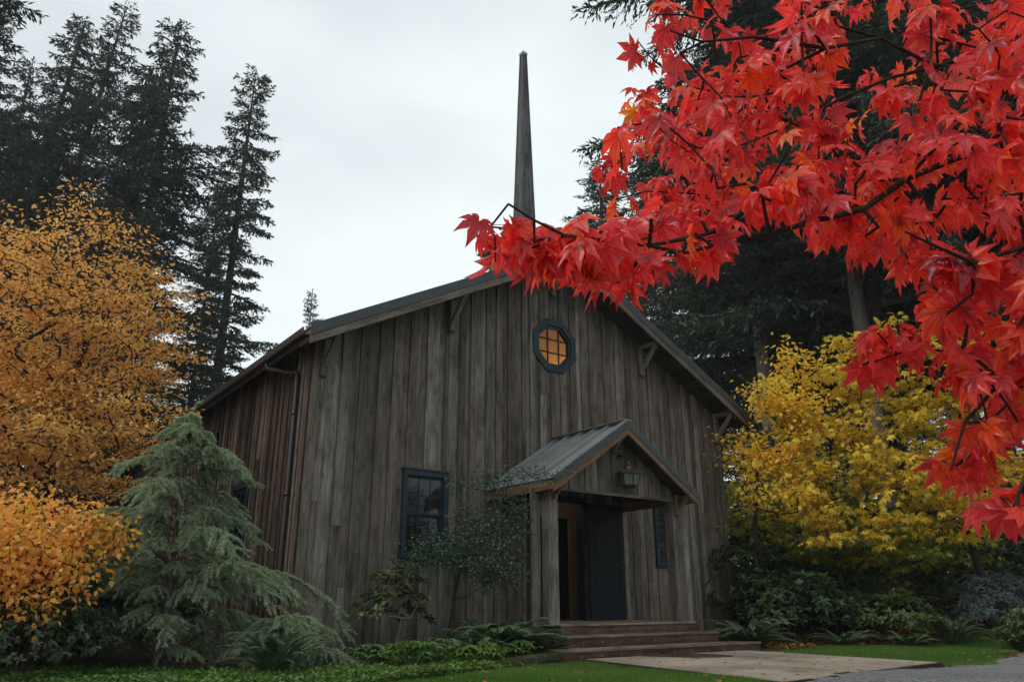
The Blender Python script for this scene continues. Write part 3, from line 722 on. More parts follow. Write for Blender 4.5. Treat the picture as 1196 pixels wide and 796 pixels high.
def doorleaf(x0, x1, hinge, lab):
    y = YF-.075; m = MB()
    m.box(x0, x1, y, y+.03, dz0+.01, dz1-.0); d = m.build('door', DOORP, church, bevel=.003); d['label'] = lab
    p = MB(); w_ = .11
    for (a, b, c, e) in ((x0, x0+w_, dz0+.012, dz1-.002), (x1-w_, x1, dz0+.012, dz1-.002)): p.box(a, b, y-.012, y-.001, c, e)
    for z0_, z1_ in ((dz0+.012, dz0+.20), (dz0+.80, dz0+.98), (dz1-.15, dz1-.002)): p.box(x0+w_+.001, x1-w_-.001, y-.0115, y-.001, z0_, z1_, along='x')
    for z0_, z1_ in ((dz0+.25, dz0+.75), (dz0+1.03, dz1-.20)): p.box(x0+w_+.05, x1-w_-.05, y-.009, y-.001, z0_, z1_)
    p.build('door_panel', DOORP, d)
    h = MB(); hx = x1-.07 if hinge < 0 else x0+.07
    hx = x0+.06 if hinge > 0 else x1-.06
    hx = x1-.06 if hinge > 0 else x0+.06
    h.lathe((hx, y-.05, dz0+.92), [(.028, -.02), (.034, 0), (.028, .02)], 10); h.box(hx-.02, hx+.02, y-.016, y-.011, dz0+.84, dz0+1.0); h.box(hx-.008, hx+.008, y-.045, y-.013, dz0+.913, dz0+.928); h.build('handle', IRON, d)
doorleaf(dx1+.03, dx1+.88, 1, 'dark blue panelled door leaf folded back right of the doorway')
ml = MB(); ml.box(dx0+.06, dx0+.10, YF+.17, YF+.95, dz0+.01, dz1, along='z'); il = ml.build('door', DOORP, church, bevel=.003); il['label'] = 'dark door leaf swung inwards at the left of the doorway'
ml = MB()
for z0_, z1_ in ((dz0+.25, dz0+.75), (dz0+1.03, dz1-.20)): ml.box(dx0+.101, dx0+.108, YF+.30, YF+.82, z0_, z1_)
ml.build('door_panel', DOORP, il)

# porch
PX0, PX1, PYF = 7.10, 10.14, 8.74; PXM = (PX0+PX1)/2; PSL = .66; PZ = 2.76+CZ-.10; prz = lambda x: PZ-PSL*abs(x-PXM)
GY = 9.10                                              # gable face
porch = MB()
porch.box(7.24, 10.26, GY+.07, GY+.17, prz(7.3)+.0-.02, prz(7.3)+.14, along='x')
ZB = 1.66+CZ
porch = MB(); porch.box(7.22, 10.24, GY+.02, GY+.20, ZB-.0, ZB+.16, along='x')
po = porch.build('porch', W_DARK, church); po['label'] = 'gabled entrance porch with grey metal roof over the steps'
# gable boards
m = MB(); x = 7.22; k = 0
while x < 10.24-.01:
    x2 = min(x+random.uniform(.12, .17), 10.24); clip_board(m, x+.002, x2-.002, ZB-.03, lambda q: min(prz(q)-.03, PZ-.03), GY-.0-.012*(k % 2), .018, [], 0); x = x2; k += 1
m.build('gable_wall', W_FRONT, po)
m = MB(); m.box(7.22, 10.24, GY-.004-.02, GY+.018, ZB-.075, ZB-.032, along='x'); m.build('beam', W_FRONT, po)
m = MB(); m.box(7.26, 7.45, GY+.01, GY+.18, .42, ZB-.076); o_ = m.build('post', W_FRONT, po, bevel=.006)
m = MB(); m.box(7.06, 7.225, GY+.16, GY+.2, .1, ZB-.05); m.build('side_board', W_FRONT, po)
m = MB(); x = 9.93
while x < 10.26: x2 = x+.115; m.box(x, x2-.003, GY+.01-.008*random.random(), GY+.18, .30, ZB-.076); x = x2
for yy in (): pass
m.build('post', W_FRONT, po)
for xx in (7.24, 10.14):
    m = MB(); m.box(xx, xx+.10, GY+.205, YF-.03, ZB-.0, ZB+.13, along='y'); m.build('side_beam', W_DARK, po)
# porch ceiling
m = MB()
for k in range(14):
    yy = GY+.03+k*.105; m.box(7.24, 10.22, yy+.002, yy+.102, ZB+.165, ZB+.185, along='x')
m.build('ceiling', W_DARK, po)
# porch roof sheets
m = MB()
for sgn in (-1, 1):
    xe = PXM+sgn*(PX1-PXM+.02)
    m.prism([(PXM, PYF-.01, PZ+.06), (xe, PYF-.01, prz(xe)+.06), (xe, YF-.03, prz(xe)+.06), (PXM, YF-.03, PZ+.06)], (0, 0, .012))
    for k in range(6):
        yy = PYF+.02+k*.345
        m.beam((PXM, yy, PZ+.095), (xe, yy, prz(xe)+.095), (0, 1, 0), .028, .055)
m.box(PXM-.10, PXM+.10, PYF-.012, YF-.03, PZ+.093, PZ+.104, along='y')
pr = m.build('porch_roof', METAL, po)
m = MB()
for sgn in (-1, 1):
    for k in range(9):
        xa = PXM+sgn*(k/9*(PX1-PXM)+.002); xb = PXM+sgn*((k+1)/9*(PX1-PXM)-.002); za, zb = prz(xa)+.035, prz(xb)+.035
        m.beam(((xa+xb)/2, PYF+.02, (za+zb)/2), ((xa+xb)/2, YF-.03, (za+zb)/2), (xb-xa, 0, zb-za), math.hypot(xb-xa, zb-za), .018)
m.build('soffit', W_DARK, pr)
m = MB(); mw = MB()
for sgn in (-1, 1):
    xe = PXM+sgn*(PX1-PXM+.03)
    def rk2(mm, zt_, zb_, y0, y1):
        mm.prism([(PXM, y0, PZ+zt_), (xe, y0, prz(xe)+zt_), (xe, y0, prz(xe)+zb_), (PXM, y0, PZ+zb_)][::sgn], (0, y1-y0, 0))
    rk2(m, .085, -.035, PYF-.035, PYF-.013); rk2(mw, -.037, -.135, PYF-.024, PYF+.015)
m.build('rake_trim', METAL_D, pr)
for_b = mw.build('barge_board', W_FRESH, pr); for_b['label'] = 'orange brown cedar barge board'
for a_ in (PX0, PX1-.025):
    m = MB(); m.box(a_, a_+.025, PYF+.02, YF-.03, prz(PX0)-.11, prz(PX0)+.05, along='y'); m.build('fascia', W_FRESH, pr)
for bx, s in ((PXM, 0), (10.0, 1), (7.36, -1)):
    m = MB(); zt = min(prz(bx)-.04, PZ-.04)
    m.beam((bx, GY-.05, zt-.34), (bx, GY-.05, zt), (1, 0, 0), .06, .05); m.beam((bx, GY-.07, zt-.27), (bx, PYF+.03, zt-.03), (1, 0, 0), .055, .05); m.build('bracket', W_TRIM if s == 0 else W_FRESH, po, bevel=.004)

# steps
BOLT = plain('bolt_steel', (.2, .19, .18), .5, .5)
st = empty('entrance_steps', (9, 8.8, 0), 'three wide timber edged steps with tan treads up to the porch', 'steps')
for k, (x0, x1, y0, y1, zt, zb) in enumerate(((6.95, 11.05, 8.42, 8.86, .13, -.1), (7.35, 10.55, 8.84, 9.12, .285, .0), (7.45, 10.30, 9.08, YF-.03, .435, .1))):
    m = MB(); m.box(x0+.03, x1-.03, y0+.055, y1+.05*0, zb, zt-.002, along='x'); s_ = m.build('step', SLAB, st)
    m = MB(); m.box(x0, x1, y0-.0, y0+.05, zb, zt-.028, along='x'); m.box(x0-.01, x0+.028, y0+.052, y1-.01, zb, zt-.012, along='y'); m.box(x1-.028, x1+.01, y0+.052, y1-.01, zb, zt-.012, along='y'); m.build('riser', W_RISER, s_, bevel=.005)
    m = MB(); m.box(x0-.012, x1+.012, y0-.018, y0+.18, zt-.0275, zt+.006, along='x'); m.build('tread_board', wood('worn_tread_board', [(0, (.20, .145, .105)), (1, (.27, .20, .15))], .5) if k == 0 else MATS['worn_tread_board'], s_, bevel=.004)
    if k < 3:
        x = x0+.3
        while x < x1-.1: m = MB(); m.beam((x, y0+.0, zt-.085), (x, y0-.008, zt-.085), (1, 0, 0), .02, .02); x += .36; m.build('bolt', BOLT, s_)

# hanging lantern on the porch gable
LX, LY, LZ = 9.03, GY-.22, 1.93+CZ
q = PY(735, 558, GY-.22); LX, LZ = q[0], q[2]
lan_scale = 1.35
lan = empty('lantern', (LX, LY, LZ), 'unlit copper topped lantern hanging from an iron arm on the porch gable', 'lantern')
m = MB(); m.lathe((LX, LY, LZ), [(.075, -.115), (.10, -.10), (.128, .06), (.128, .062)], 6, rot=.3); m.build('glass', LGLASS, lan)
m = MB()
for i in range(6):
    a = .3+i*math.pi/3; m.beam((LX+.101*math.cos(a), LY+.101*math.sin(a), LZ-.105), (LX+.13*math.cos(a), LY+.13*math.sin(a), LZ+.062), (1, 0, 0), .010, .010)
m.lathe((LX, LY, LZ), [(.05, -.145), (.085, -.125), (.085, -.112)], 6, rot=.3); m.build('frame', IRON, lan)
m = MB(); m.lathe((LX, LY, LZ), [(.165, .058), (.168, .07), (.10, .115), (.045, .135), (.038, .18), (.05, .19), (.02, .22), (.012, .26)], 6, rot=.3); m.build('cap', COPPER, lan)
m = MB(); m.tube([(LX-.02, GY-.03, LZ+.34), (LX-.02, GY-.09, LZ+.35), (LX-.01, LY+.04, LZ+.32), (LX, LY, LZ+.25)], .011, 8); m.box(LX-.05, LX+.02, GY-.045, GY-.014, LZ+.29, LZ+.40); m.build('arm', IRON, lan); lan.scale = (1.45, 1.15, 1.08)
# lit lamp hanging inside the doorway
q = PY(625, 586, 11.15); wl_ = empty('pendant_lamp', tuple(q), 'small lit amber lamp hanging inside the dark doorway beside the porch post', 'lamp')
m = MB(); m.lathe(q, [(.035, -.09), (.05, -.07), (.06, .05), (.06, .052)], 8); m.build('glass', LIT_LAMP, wl_)
m = MB(); m.lathe(q, [(.075, .055), (.03, .11), (.01, .13)], 8); m.lathe(q, [(.02, -.12), (.045, -.095), (.045, -.088)], 8); m.tube([q+np.array([0, 0, .12]), (q[0], q[1], 2.99)], .006, 6); m.build('frame', IRON, wl_)
vo_.location = (8.75, 11.3, 2.7)

# ------------------------------------------------------------------ vegetation builders
def leaves_obj(name, parts, m, parent):
    V, fs = merge(parts); return link(name, mesh_np(name, V, fs, m), parent)
def skeleton(root_pts, root_rad, tips, step=.3, sag=.0, wob_=.15, alpha=.35, twig_r=.004, pw=2.2, seed=0):
    """greedy growth: every tip joins the nearest node of what already stands. returns segments, node arrays"""
    rng = np.random.default_rng(seed)
    nodes = []; par = []; 
    for i, p in enumerate(root_pts): nodes.append(np.array(p, float)); par.append(i-1)
    plen = [0.0]
    for i in range(1, len(nodes)): plen.append(plen[-1]+np.linalg.norm(nodes[i]-nodes[i-1]))
    order = np.argsort(np.linalg.norm(tips-np.array(root_pts[0]), axis=1))
    A = np.array(nodes); PL = np.array(plen)
    cap = len(nodes)+len(tips)*14; buf = np.zeros((cap, 3)); pl = np.zeros(cap); n = len(nodes); buf[:n] = A; pl[:n] = PL
    tipn = []
    for ti in order:
        t = tips[ti]; d = np.linalg.norm(buf[:n]-t, axis=1); cost = d+alpha*pl[:n]*.3+np.maximum(0, (buf[:n, 2]-t[2]))*.25
        j = int(np.argmin(cost)); k = max(1, min(12, int(d[j]/step)))
        base = buf[j].copy(); prev = j; off = rng.normal(0, 1, 3)*wob_*d[j]*.25; off2 = rng.normal(0, 1, 3)*wob_*d[j]*.12
        for q in range(1, k+1):
            s = q/k; p = base*(1-s)+t*s+off*math.sin(math.pi*s)+off2*math.sin(2*math.pi*s); p[2] += sag*d[j]*math.sin(math.pi*s)
            buf[n] = p; pl[n] = pl[prev]+np.linalg.norm(p-buf[prev]); par.append(prev); prev = n; n += 1
            if n >= cap-2: break
        tipn.append(prev)
        if n >= cap-16: break
    P = buf[:n]; par = np.array(par); w_ = np.zeros(n)
    has = np.zeros(n, bool); has[par[1:][par[1:] >= 0]] = True
    w_[~has] = 1
    for i in range(n-1, 0, -1): w_[par[i]] += w_[i]
    R = twig_r*w_**(1/pw)
    nr = len(root_pts)
    if root_rad is not None:
        R[:nr] = np.maximum(R[:nr]*0, np.array(root_rad)); R = np.minimum(R, max(root_rad))
        for i in range(nr, n): R[i] = min(R[i], R[par[i]]*.95)
    D = np.zeros((n, 3)); D[1:] = unit(P[1:]-P[np.maximum(par[1:], 0)]); 
    return P, par, R, D, np.array(tipn)
def skel_mesh(name, P, par, R, m, parent, k=5, minr=0):
    idx = np.arange(1, len(P)); idx = idx[(R[idx] > minr)]
    V, fs = tubes(P[par[idx]], P[idx], R[par[idx]]*1.0 if True else 0, R[idx], k)
    # a child on a thick stem starts at its own radius
    r0 = np.minimum(R[par[idx]], R[idx]*1.35); V, fs = tubes(P[par[idx]], P[idx], r0, R[idx], k)
    return link(name, mesh_np(name, V, fs, m, True), parent)
def ellipsoid_pts(cs, n, rng, shell=.55):
    """cs: list (x,y,z,rx,ry,rz[,weight])"""
    w_ = np.array([c[3]*c[4]*c[5]*(c[6] if len(c) > 6 else 1) for c in cs]); w_ = w_/w_.sum(); out = []
    for c, k in zip(cs, rng.multinomial(n, w_)):
        d = unit(rng.normal(0, 1, (k, 3))); r = rng.uniform(shell**3, 1, k)**(1/3); out.append(np.array(c[:3])+d*r[:, None]*np.array(c[3:6]))
    return np.concatenate(out)
def sprays(tips, dirs, n, rad, flat, rng, leaf, size, updown=.6, tilt=.5, droop=.2, jit=.6):
    """n leaves round each tip, spread rad, flattened; leaf axis outwards and drooping"""
    T = np.repeat(tips, n, 0); Dd = np.repeat(dirs, n, 0); k = len(T)
    off = rng.normal(0, 1, (k, 3))*rad; off[:, 2] *= flat; off -= Dd*rng.uniform(0, 1.5, k)[:, None]*rad*.8
    D = unit(off+Dd*rad*.5)+rng.normal(0, jit, (k, 3)); D = unit(D); D[:, 2] -= droop
    Nn = np.stack([rng.normal(0, tilt, k), rng.normal(0, tilt, k), np.ones(k)*updown], 1)
    return scatter(*leaf, T+off, D, Nn, size*rng.uniform(.65, 1.25, k))
def broadleaf(name, label, cat, base, trunk_pts, trunk_r, clumps, ntips, leafm, barkm, size, per, rad, flat=.35, seed=1, group=None, leaf=LEAF, step=.3, twig=.004, sag=-.02, shell=.45, tilt=.45, droop=.25, crown_name='crown', gap=None, pw=2.2, alpha=.35, layer=0, gcut=-.28):
    rng = np.random.default_rng(seed); base = np.array(base, float)
    o = empty(name, tuple(base), label, cat, group)
    cs = [tuple(base+np.array(c[:3]))+tuple(c[3:]) for c in clumps]; tips = ellipsoid_pts(cs, ntips, rng, shell)
    if gap:
        a_, b_, c_ = (tips/gap).T; gv = np.sin(a_*2.1+seed)*np.sin(b_*2.3+1.1)+np.sin(c_*3.1+a_*1.3)*.7+np.sin(b_*1.7-c_*2.2+seed*2)*.6
        tips = tips[gv > gcut]
    if layer:
        d2 = np.hypot(tips[:, 0]-base[0], tips[:, 1]-base[1]); az = np.arctan2(tips[:, 1]-base[1], tips[:, 0]-base[0]); o_ = .9*layer*np.sin(az*2.3+seed)+.16*d2+.25*layer*np.sin(az*7)
        tips[:, 2] = (np.round((tips[:, 2]-o_)/layer)*layer+o_)*.85+tips[:, 2]*.15
    g = terr(tips[:, 0], tips[:, 1])+.05; tips = tips[tips[:, 2] > g]
    rp = [base+np.array(p) for p in trunk_pts]
    P, par, R, D, tn = skeleton(rp, trunk_r, tips, step, sag, .35, alpha, twig, pw, seed)
    skel_mesh('trunk', P, par, R, barkm, o)
    v = sprays(P[tn], D[tn], per, rad, flat, rng, leaf, size, 1.0, tilt, droop)
    leaves_obj(crown_name, [v], leafm, o)
    return o

def conifer_mesh(H, Rm, seed, base=.12, nbr=170, per=9, spray=.34, sw=.11, droop=.35, rise=.15, power=.8, ragged=.5, one_side=None, trunk_r=None, m=L_FIR, fill=1.0, topw=.35, bk=None):
    """returns (trunk mesh, foliage mesh), base at the origin"""
    rng = np.random.default_rng(seed); tr = trunk_r or H*.011
    SP = []; SD = []; SL_ = []; B0 = []; B1 = []; BR0 = []; BR1 = []
    ph = rng.uniform(0, 6.28, 6)
    for i in range(nbr):
        t = base+(1-base)*((i+rng.uniform(0, 1))/nbr)**.92; z = H*t; az = i*2.4+rng.normal(0, .35)
        Lb = Rm*((1-t)/(1-base))**power*rng.uniform(1-ragged, 1.12)+topw
        Lb *= 1+.30*math.sin(t*17+ph[0])*math.sin(az+ph[1])+.22*math.sin(t*41+ph[2]+az*2)
        if one_side is not None: Lb *= 1-.45*(.5-.5*math.cos(az-one_side))
        if rng.random() < .08: Lb *= .45
        dh = np.array([math.cos(az), math.sin(az), 0]); dr = droop*(1-.75*t)*rng.uniform(.5, 1.4); ri = rise*rng.uniform(.3, 1.5)+.35*max(0, t-.85)/.15
        n = 7; s = np.linspace(0, 1, n); pts = np.array([0, 0, z])+dh*(s*Lb)[:, None]; pts[:, 2] += (ri*s-dr*s*s+.35*dr*s**4)*Lb
        side = np.array([-dh[1], dh[0], 0]); pts += side*(np.sin(s*3+ph[3])*.06*Lb*rng.normal())[:, None]
        r = np.maximum(.012, .022*Lb*(1-s)+.008)
        B0.append(pts[:-1]); B1.append(pts[1:]); BR0.append(r[:-1]); BR1.append(r[1:])
        nt_ = max(4, int(Lb*per*fill*.55)); u = rng.uniform(.12 if t > .5 else .25, 1, nt_)
        pc = np.stack([np.interp(u, s, pts[:, k]) for k in range(3)], 1); sg = rng.choice([-1, 1], nt_)
        tl = (.10+.32*Lb*(1.05-u)*rng.uniform(.5, 1.2, nt_))*.9+.10
        fwd = rng.uniform(.5, 1.2, nt_); td = unit(dh*fwd[:, None]+side*(sg*rng.uniform(.5, 1.1, nt_))[:, None]+np.stack([np.zeros(nt_), np.zeros(nt_), rng.uniform(-.55, .12, nt_)], 1))
        for a in range(nt_):
            ns = max(2, int(tl[a]/(spray*.42))); q = (np.arange(ns)+rng.uniform(0, .6, ns))/ns
            pp = pc[a]+td[a]*(q*tl[a])[:, None]; pp[:, 2] -= .18*q*q*tl[a]
            dd = td[a]+rng.normal(0, .42, (ns, 3)); dd[:, 2] -= .18; SP.append(pp); SD.append(dd); SL_.append(spray*rng.uniform(.55, 1.2, ns))
        ns = max(3, int(Lb/(spray*.5))); q = rng.uniform(.3, 1.0, ns); pp = np.stack([np.interp(q, s, pts[:, k]) for k in range(3)], 1)
        dd = dh+rng.normal(0, .35, (ns, 3)); SP.append(pp); SD.append(dd); SL_.append(spray*rng.uniform(.6, 1.1, ns))
    n = 26; z = rng.uniform(.96, 1.02, n)*H; SP.append(np.stack([rng.normal(0, .03, n), rng.normal(0, .03, n), z-.2], 1)); SD.append(np.stack([rng.normal(0, .5, n), rng.normal(0, .5, n), np.ones(n)], 1)); SL_.append(np.full(n, spray))
    SP = np.concatenate(SP); SD = np.concatenate(SD); SL_ = np.concatenate(SL_); k = len(SP)
    Nn = np.stack([rng.normal(0, .8, k), rng.normal(0, .8, k), np.ones(k)], 1)
    V, fs = scatter(*RHOMB, SP, SD, Nn, np.stack([sw*SL_/spray*rng.uniform(.7, 1.4, k), SL_, SL_], 1))
    fo = mesh_np('foliage', V, fs, m)
    lean = rng.normal(0, .003, 2)*H; zz = np.linspace(0, 1, 14); tp = np.stack([np.sin(zz*3+ph[4])*.04*0, np.sin(zz*2+ph[5])*.0, zz*H], 1); rr = tr*(1-zz)**.8+.02; rr[0] *= 1.35
    B0.append(tp[:-1]); B1.append(tp[1:]); BR0.append(rr[:-1]); BR1.append(rr[1:])
    V, fs = tubes(np.concatenate(B0), np.concatenate(B1), np.concatenate(BR0), np.concatenate(BR1), 7)
    return mesh_np('trunk', V, fs, bk or B_FIR, True), fo, k
def put_conifer(meshes, H0, top, dist, label, group=None, name='fir_tree', rz=0, lean=(0, 0), width=1.0, cat='conifer'):
    """top = photo pixel of the tip, dist = metres from the camera"""
    p = PD(*top, dist); g = float(terr(p[0], p[1])); H = p[2]-g; s = H/H0
    o = bpy.data.objects.new(name, None); COL.objects.link(o); o.location = (p[0]-lean[0]*H, p[1]-lean[1]*H, g); tag(o, label, cat, group)
    o.rotation_euler = (Matrix.Rotation(lean[0], 3, 'Y') @ Matrix.Rotation(-lean[1], 3, 'X') @ Matrix.Rotation(rz, 3, 'Z')).to_euler()
    o.scale = (s*width, s*width, s)
    for nm, me in zip(('trunk', 'crown'), meshes[:2]):
        c = bpy.data.objects.new(nm, me); COL.objects.link(c); c.parent = o
    return o
#VEG
# ------------------------------------------------------------------ conifers
CA = conifer_mesh(30, 5.0, 1, .10, 240, 44, .25, .075, .40, .15, .75, .5)
CB = conifer_mesh(30, 4.2, 2, .28, 180, 44, .25, .075, .35, .20, .85, .6, m=L_FIR2)
CC = conifer_mesh(30, 2.6, 3, .12, 200, 52, .24, .075, .30, .12, .50, .65, topw=.5)
CD = conifer_mesh(30, 4.6, 4, .18, 220, 44, .25, .075, .45, .12, .60, .55, m=L_FIR2)
GL = 'tall dark conifers behind the orange tree'
put_conifer(CA, 30, (-22, -170), 27, 'tallest dark fir cut off by the top left corner of the photo', GL, rz=.4, width=1.25)
put_conifer(CB, 30, (5, 20), 33, 'dark fir whose right boughs show at the left edge below the corner fir', GL, rz=2.4)
put_conifer(CB, 30, (38, 75), 41, 'thin dark fir right beside the tallest fir at the left edge', GL, rz=1.0)
put_conifer(CD, 30, (100, 24), 40, 'dark fir with a rounded broken top just left of the leaning fir', GL, rz=2.0, lean=(.05, .0))
put_conifer(CB, 30, (148, 8), 38, 'leaning fir with a bare trunk showing between its boughs, its tip highest on the left', GL, rz=3.1, lean=(.07, -.02))
put_conifer(CD, 30, (210, 32), 37, 'broad dark fir between the leaning fir and the lone narrow fir', GL, rz=4.0, width=1.12)
put_conifer(CC, 30, (298, 90), 37, 'lone narrow ragged fir standing out against the sky left of the roof', GL, rz=.9, width=1.05)
put_conifer(CA, 30, (258, 215), 34, 'shorter green fir tucked between the broad fir and the lone narrow fir', GL, rz=5.0, width=.8)
put_conifer(CA, 30, (365, 342), 60, 'small far fir tip peeking over the left roof edge', GL, rz=1.0, width=.85)
put_conifer(CA, 30, (170, 250), 30, 'low dark fir behind the crown of the orange tree', GL, rz=2.9, width=1.1)
put_conifer(CA, 30, (20, 270), 27, 'low dark fir behind the left half of the orange tree', GL, rz=1.3, width=1.2)
put_conifer(CA, 30, (60, 130), 36, 'dark fir filling the gap behind the rounded top fir', GL, rz=3.9, width=1.1)
put_conifer(CD, 30, (175, 95), 35, 'dark fir filling the gap between the leaning and the broad fir', GL, rz=5.9, width=1.1)
GR = 'tall dark conifers right of the church'
CE = conifer_mesh(26, 6.0, 5, .22, 270, 40, .23, .065, .42, .10, .45, .55, topw=.9)
CF = conifer_mesh(26, 5.5, 6, .40, 170, 40, .23, .065, .50, .10, .40, .6, topw=.8, trunk_r=.36, bk=B_PALE)
put_conifer(CE, 26, (905, -330), 26, 'dark fir whose left boughs reach out against the sky above the gable', GR, rz=.3, width=.93)
put_conifer(CF, 26, (838, -60), 25, 'fir with a pale bare trunk showing behind the right roof slope', GR, rz=2.5, width=.75)
put_conifer(CE, 26, (985, -260), 29, 'dense fir behind the middle of the red maple', GR, rz=4.4)
put_conifer(CF, 26, (925, -140), 24, 'fir with a dark trunk left above the yellow maples', GR, rz=1.2, width=.8)
put_conifer(CE, 26, (1090, -240), 27, 'dense dark fir behind the yellow maples on the right', GR, rz=3.3)
put_conifer(CF, 26, (1180, -300), 25, 'thick trunked fir behind the yellow maple at the right edge', GR, rz=5.3, width=.72)
put_conifer(CE, 26, (1290, -200), 28, 'dark fir at the far right edge of the wood', GR, rz=.2)
put_conifer(CE, 26, (945, -60), 33, 'fir filling the wood behind the pale trunk', GR, rz=1.9)
put_conifer(CE, 26, (1040, -100), 34, 'fir filling the wood behind the dense fir', GR, rz=5.1)
put_conifer(CE, 26, (1150, -120), 35, 'fir filling the wood at the right behind the thick trunked fir', GR, rz=2.7)
put_conifer(CE, 26, (860, 60), 36, 'farther fir seen between roof slope and red leaves', GR, rz=3.6)
put_conifer(CC, 30, (700, 188), 46, 'far pale fir tip between spire and maple above the roof', GR, rz=2.2, width=1.5)
put_conifer(CA, 30, (765, 150), 42, 'far fir behind the boughs right of the spire', GR, rz=4.2, width=1.4)
# low dark understory wall of young hemlocks behind the maples
CG = conifer_mesh(9, 3.4, 7, .02, 160, 34, .17, .045, .35, .2, .7, .5, trunk_r=.08)
GU = 'young hemlocks filling the wood edge'
und = [((900, 500), 24, 'young hemlock behind the left yellow maple'), ((985, 470), 27, 'young hemlock behind the middle yellow maple'), ((1065, 500), 25, 'young hemlock in the shade right of centre'), ((1150, 545), 24, 'young hemlock low at the right edge of the wood'), ((1215, 520), 26, 'young hemlock at the far right margin'),
       ((868, 515), 21, 'young hemlock just right of the church roof corner'), ((938, 500), 22, 'young hemlock behind the slender yellow orange maple'), ((1110, 480), 23, 'young hemlock between the large and the thin yellow maple'), ((1010, 440), 25, 'tallest young hemlock behind the large yellow maple'), ((1180, 500), 27, 'young hemlock behind the thin yellow maple'),
       ((130, 480), 24, 'young hemlock in the shade behind the orange tree trunk'), ((30, 500), 22, 'young hemlock behind the amber leaved shrub'), ((-60, 480), 22, 'young hemlock at the left margin of the garden')]
for i, (t, d, lb) in enumerate(und): put_conifer(CG, 9, t, d, lb, GU, name='hemlock_tree', rz=i*1.3, width=1.3)

# ------------------------------------------------------------------ orange tree at left
b = PD(75, 600, 14.0); bz = float(terr(b[0], b[1])); B = (b[0]-.3, b[1], bz)
def C3(px, py, d, r, rz=None, wt=1): p = PD(px, py, d); return (p[0]-B[0], p[1]-B[1], p[2]-B[2], r, r, rz or r, wt)
cl = [C3(95, 300, 14, 1.3, .9), C3(60, 400, 14.3, 2.0, 1.3), C3(-40, 380, 13.5, 1.8, 1.6), C3(165, 390, 14, 1.1, 1.0), C3(110, 490, 13.4, 1.5, .9), C3(20, 510, 13.4, 2.2, 1.0), C3(205, 415, 14.2, .6, .35), C3(100, 245, 14, .5, .5), C3(160, 310, 14.5, .9, .6), C3(-80, 500, 13.4, 1.9, 1.2), C3(80, 560, 13.8, 1.3, .4), C3(30, 290, 14.2, .9, .7)]
broadleaf('orange_tree', 'large autumn tree with layered small orange leaves left of the church', 'tree', B, [(0, 0, 0), (.05, 0, .6), (.15, -.05, 1.3), (.1, 0, 2.0), (.0, .05, 2.9), (.1, 0, 3.8), (.15, 0, 4.8)], [.13, .11, .10, .085, .07, .05, .03], cl, 4300, L_ORANGE, B_TWIG, .080, 15, .15, .15, 3, layer=.46, gap=.50, gcut=.02, leaf=RHOMB if False else ([(0, 0, 0), (.30, .45, .05), (0, 1, -.08), (-.30, .45, .05)], [[(0, 1, 2, 3)]]), step=.3, twig=.0052, shell=.2)

# amber shrub lower left
B = tuple(PD(40, 700, 9.6)); B = (B[0], B[1], float(terr(B[0], B[1])))
cl = [C3(15, 645, 9.4, .75, .40), C3(85, 625, 9.7, .6, .35), C3(-60, 650, 9.2, .8, .45), C3(45, 600, 9.9, .6, .22), C3(110, 618, 10.1, .45, .2), C3(0, 600, 10, .4, .25), C3(20, 690, 9.2, .6, .25)]
broadleaf('amber_shrub', 'rounded shrub with amber and pink tinged leaves under the orange tree', 'shrub', B, [(0, 0, 0), (.05, 0, .5), (0, .05, 1.0)], [.035, .03, .02], cl, 760, L_AMBER, B_TWIG, .062, 10, .10, .7, 5, gap=.25, gcut=-.45, step=.2, twig=.003, crown_name='foliage', tilt=.8, droop=.5)

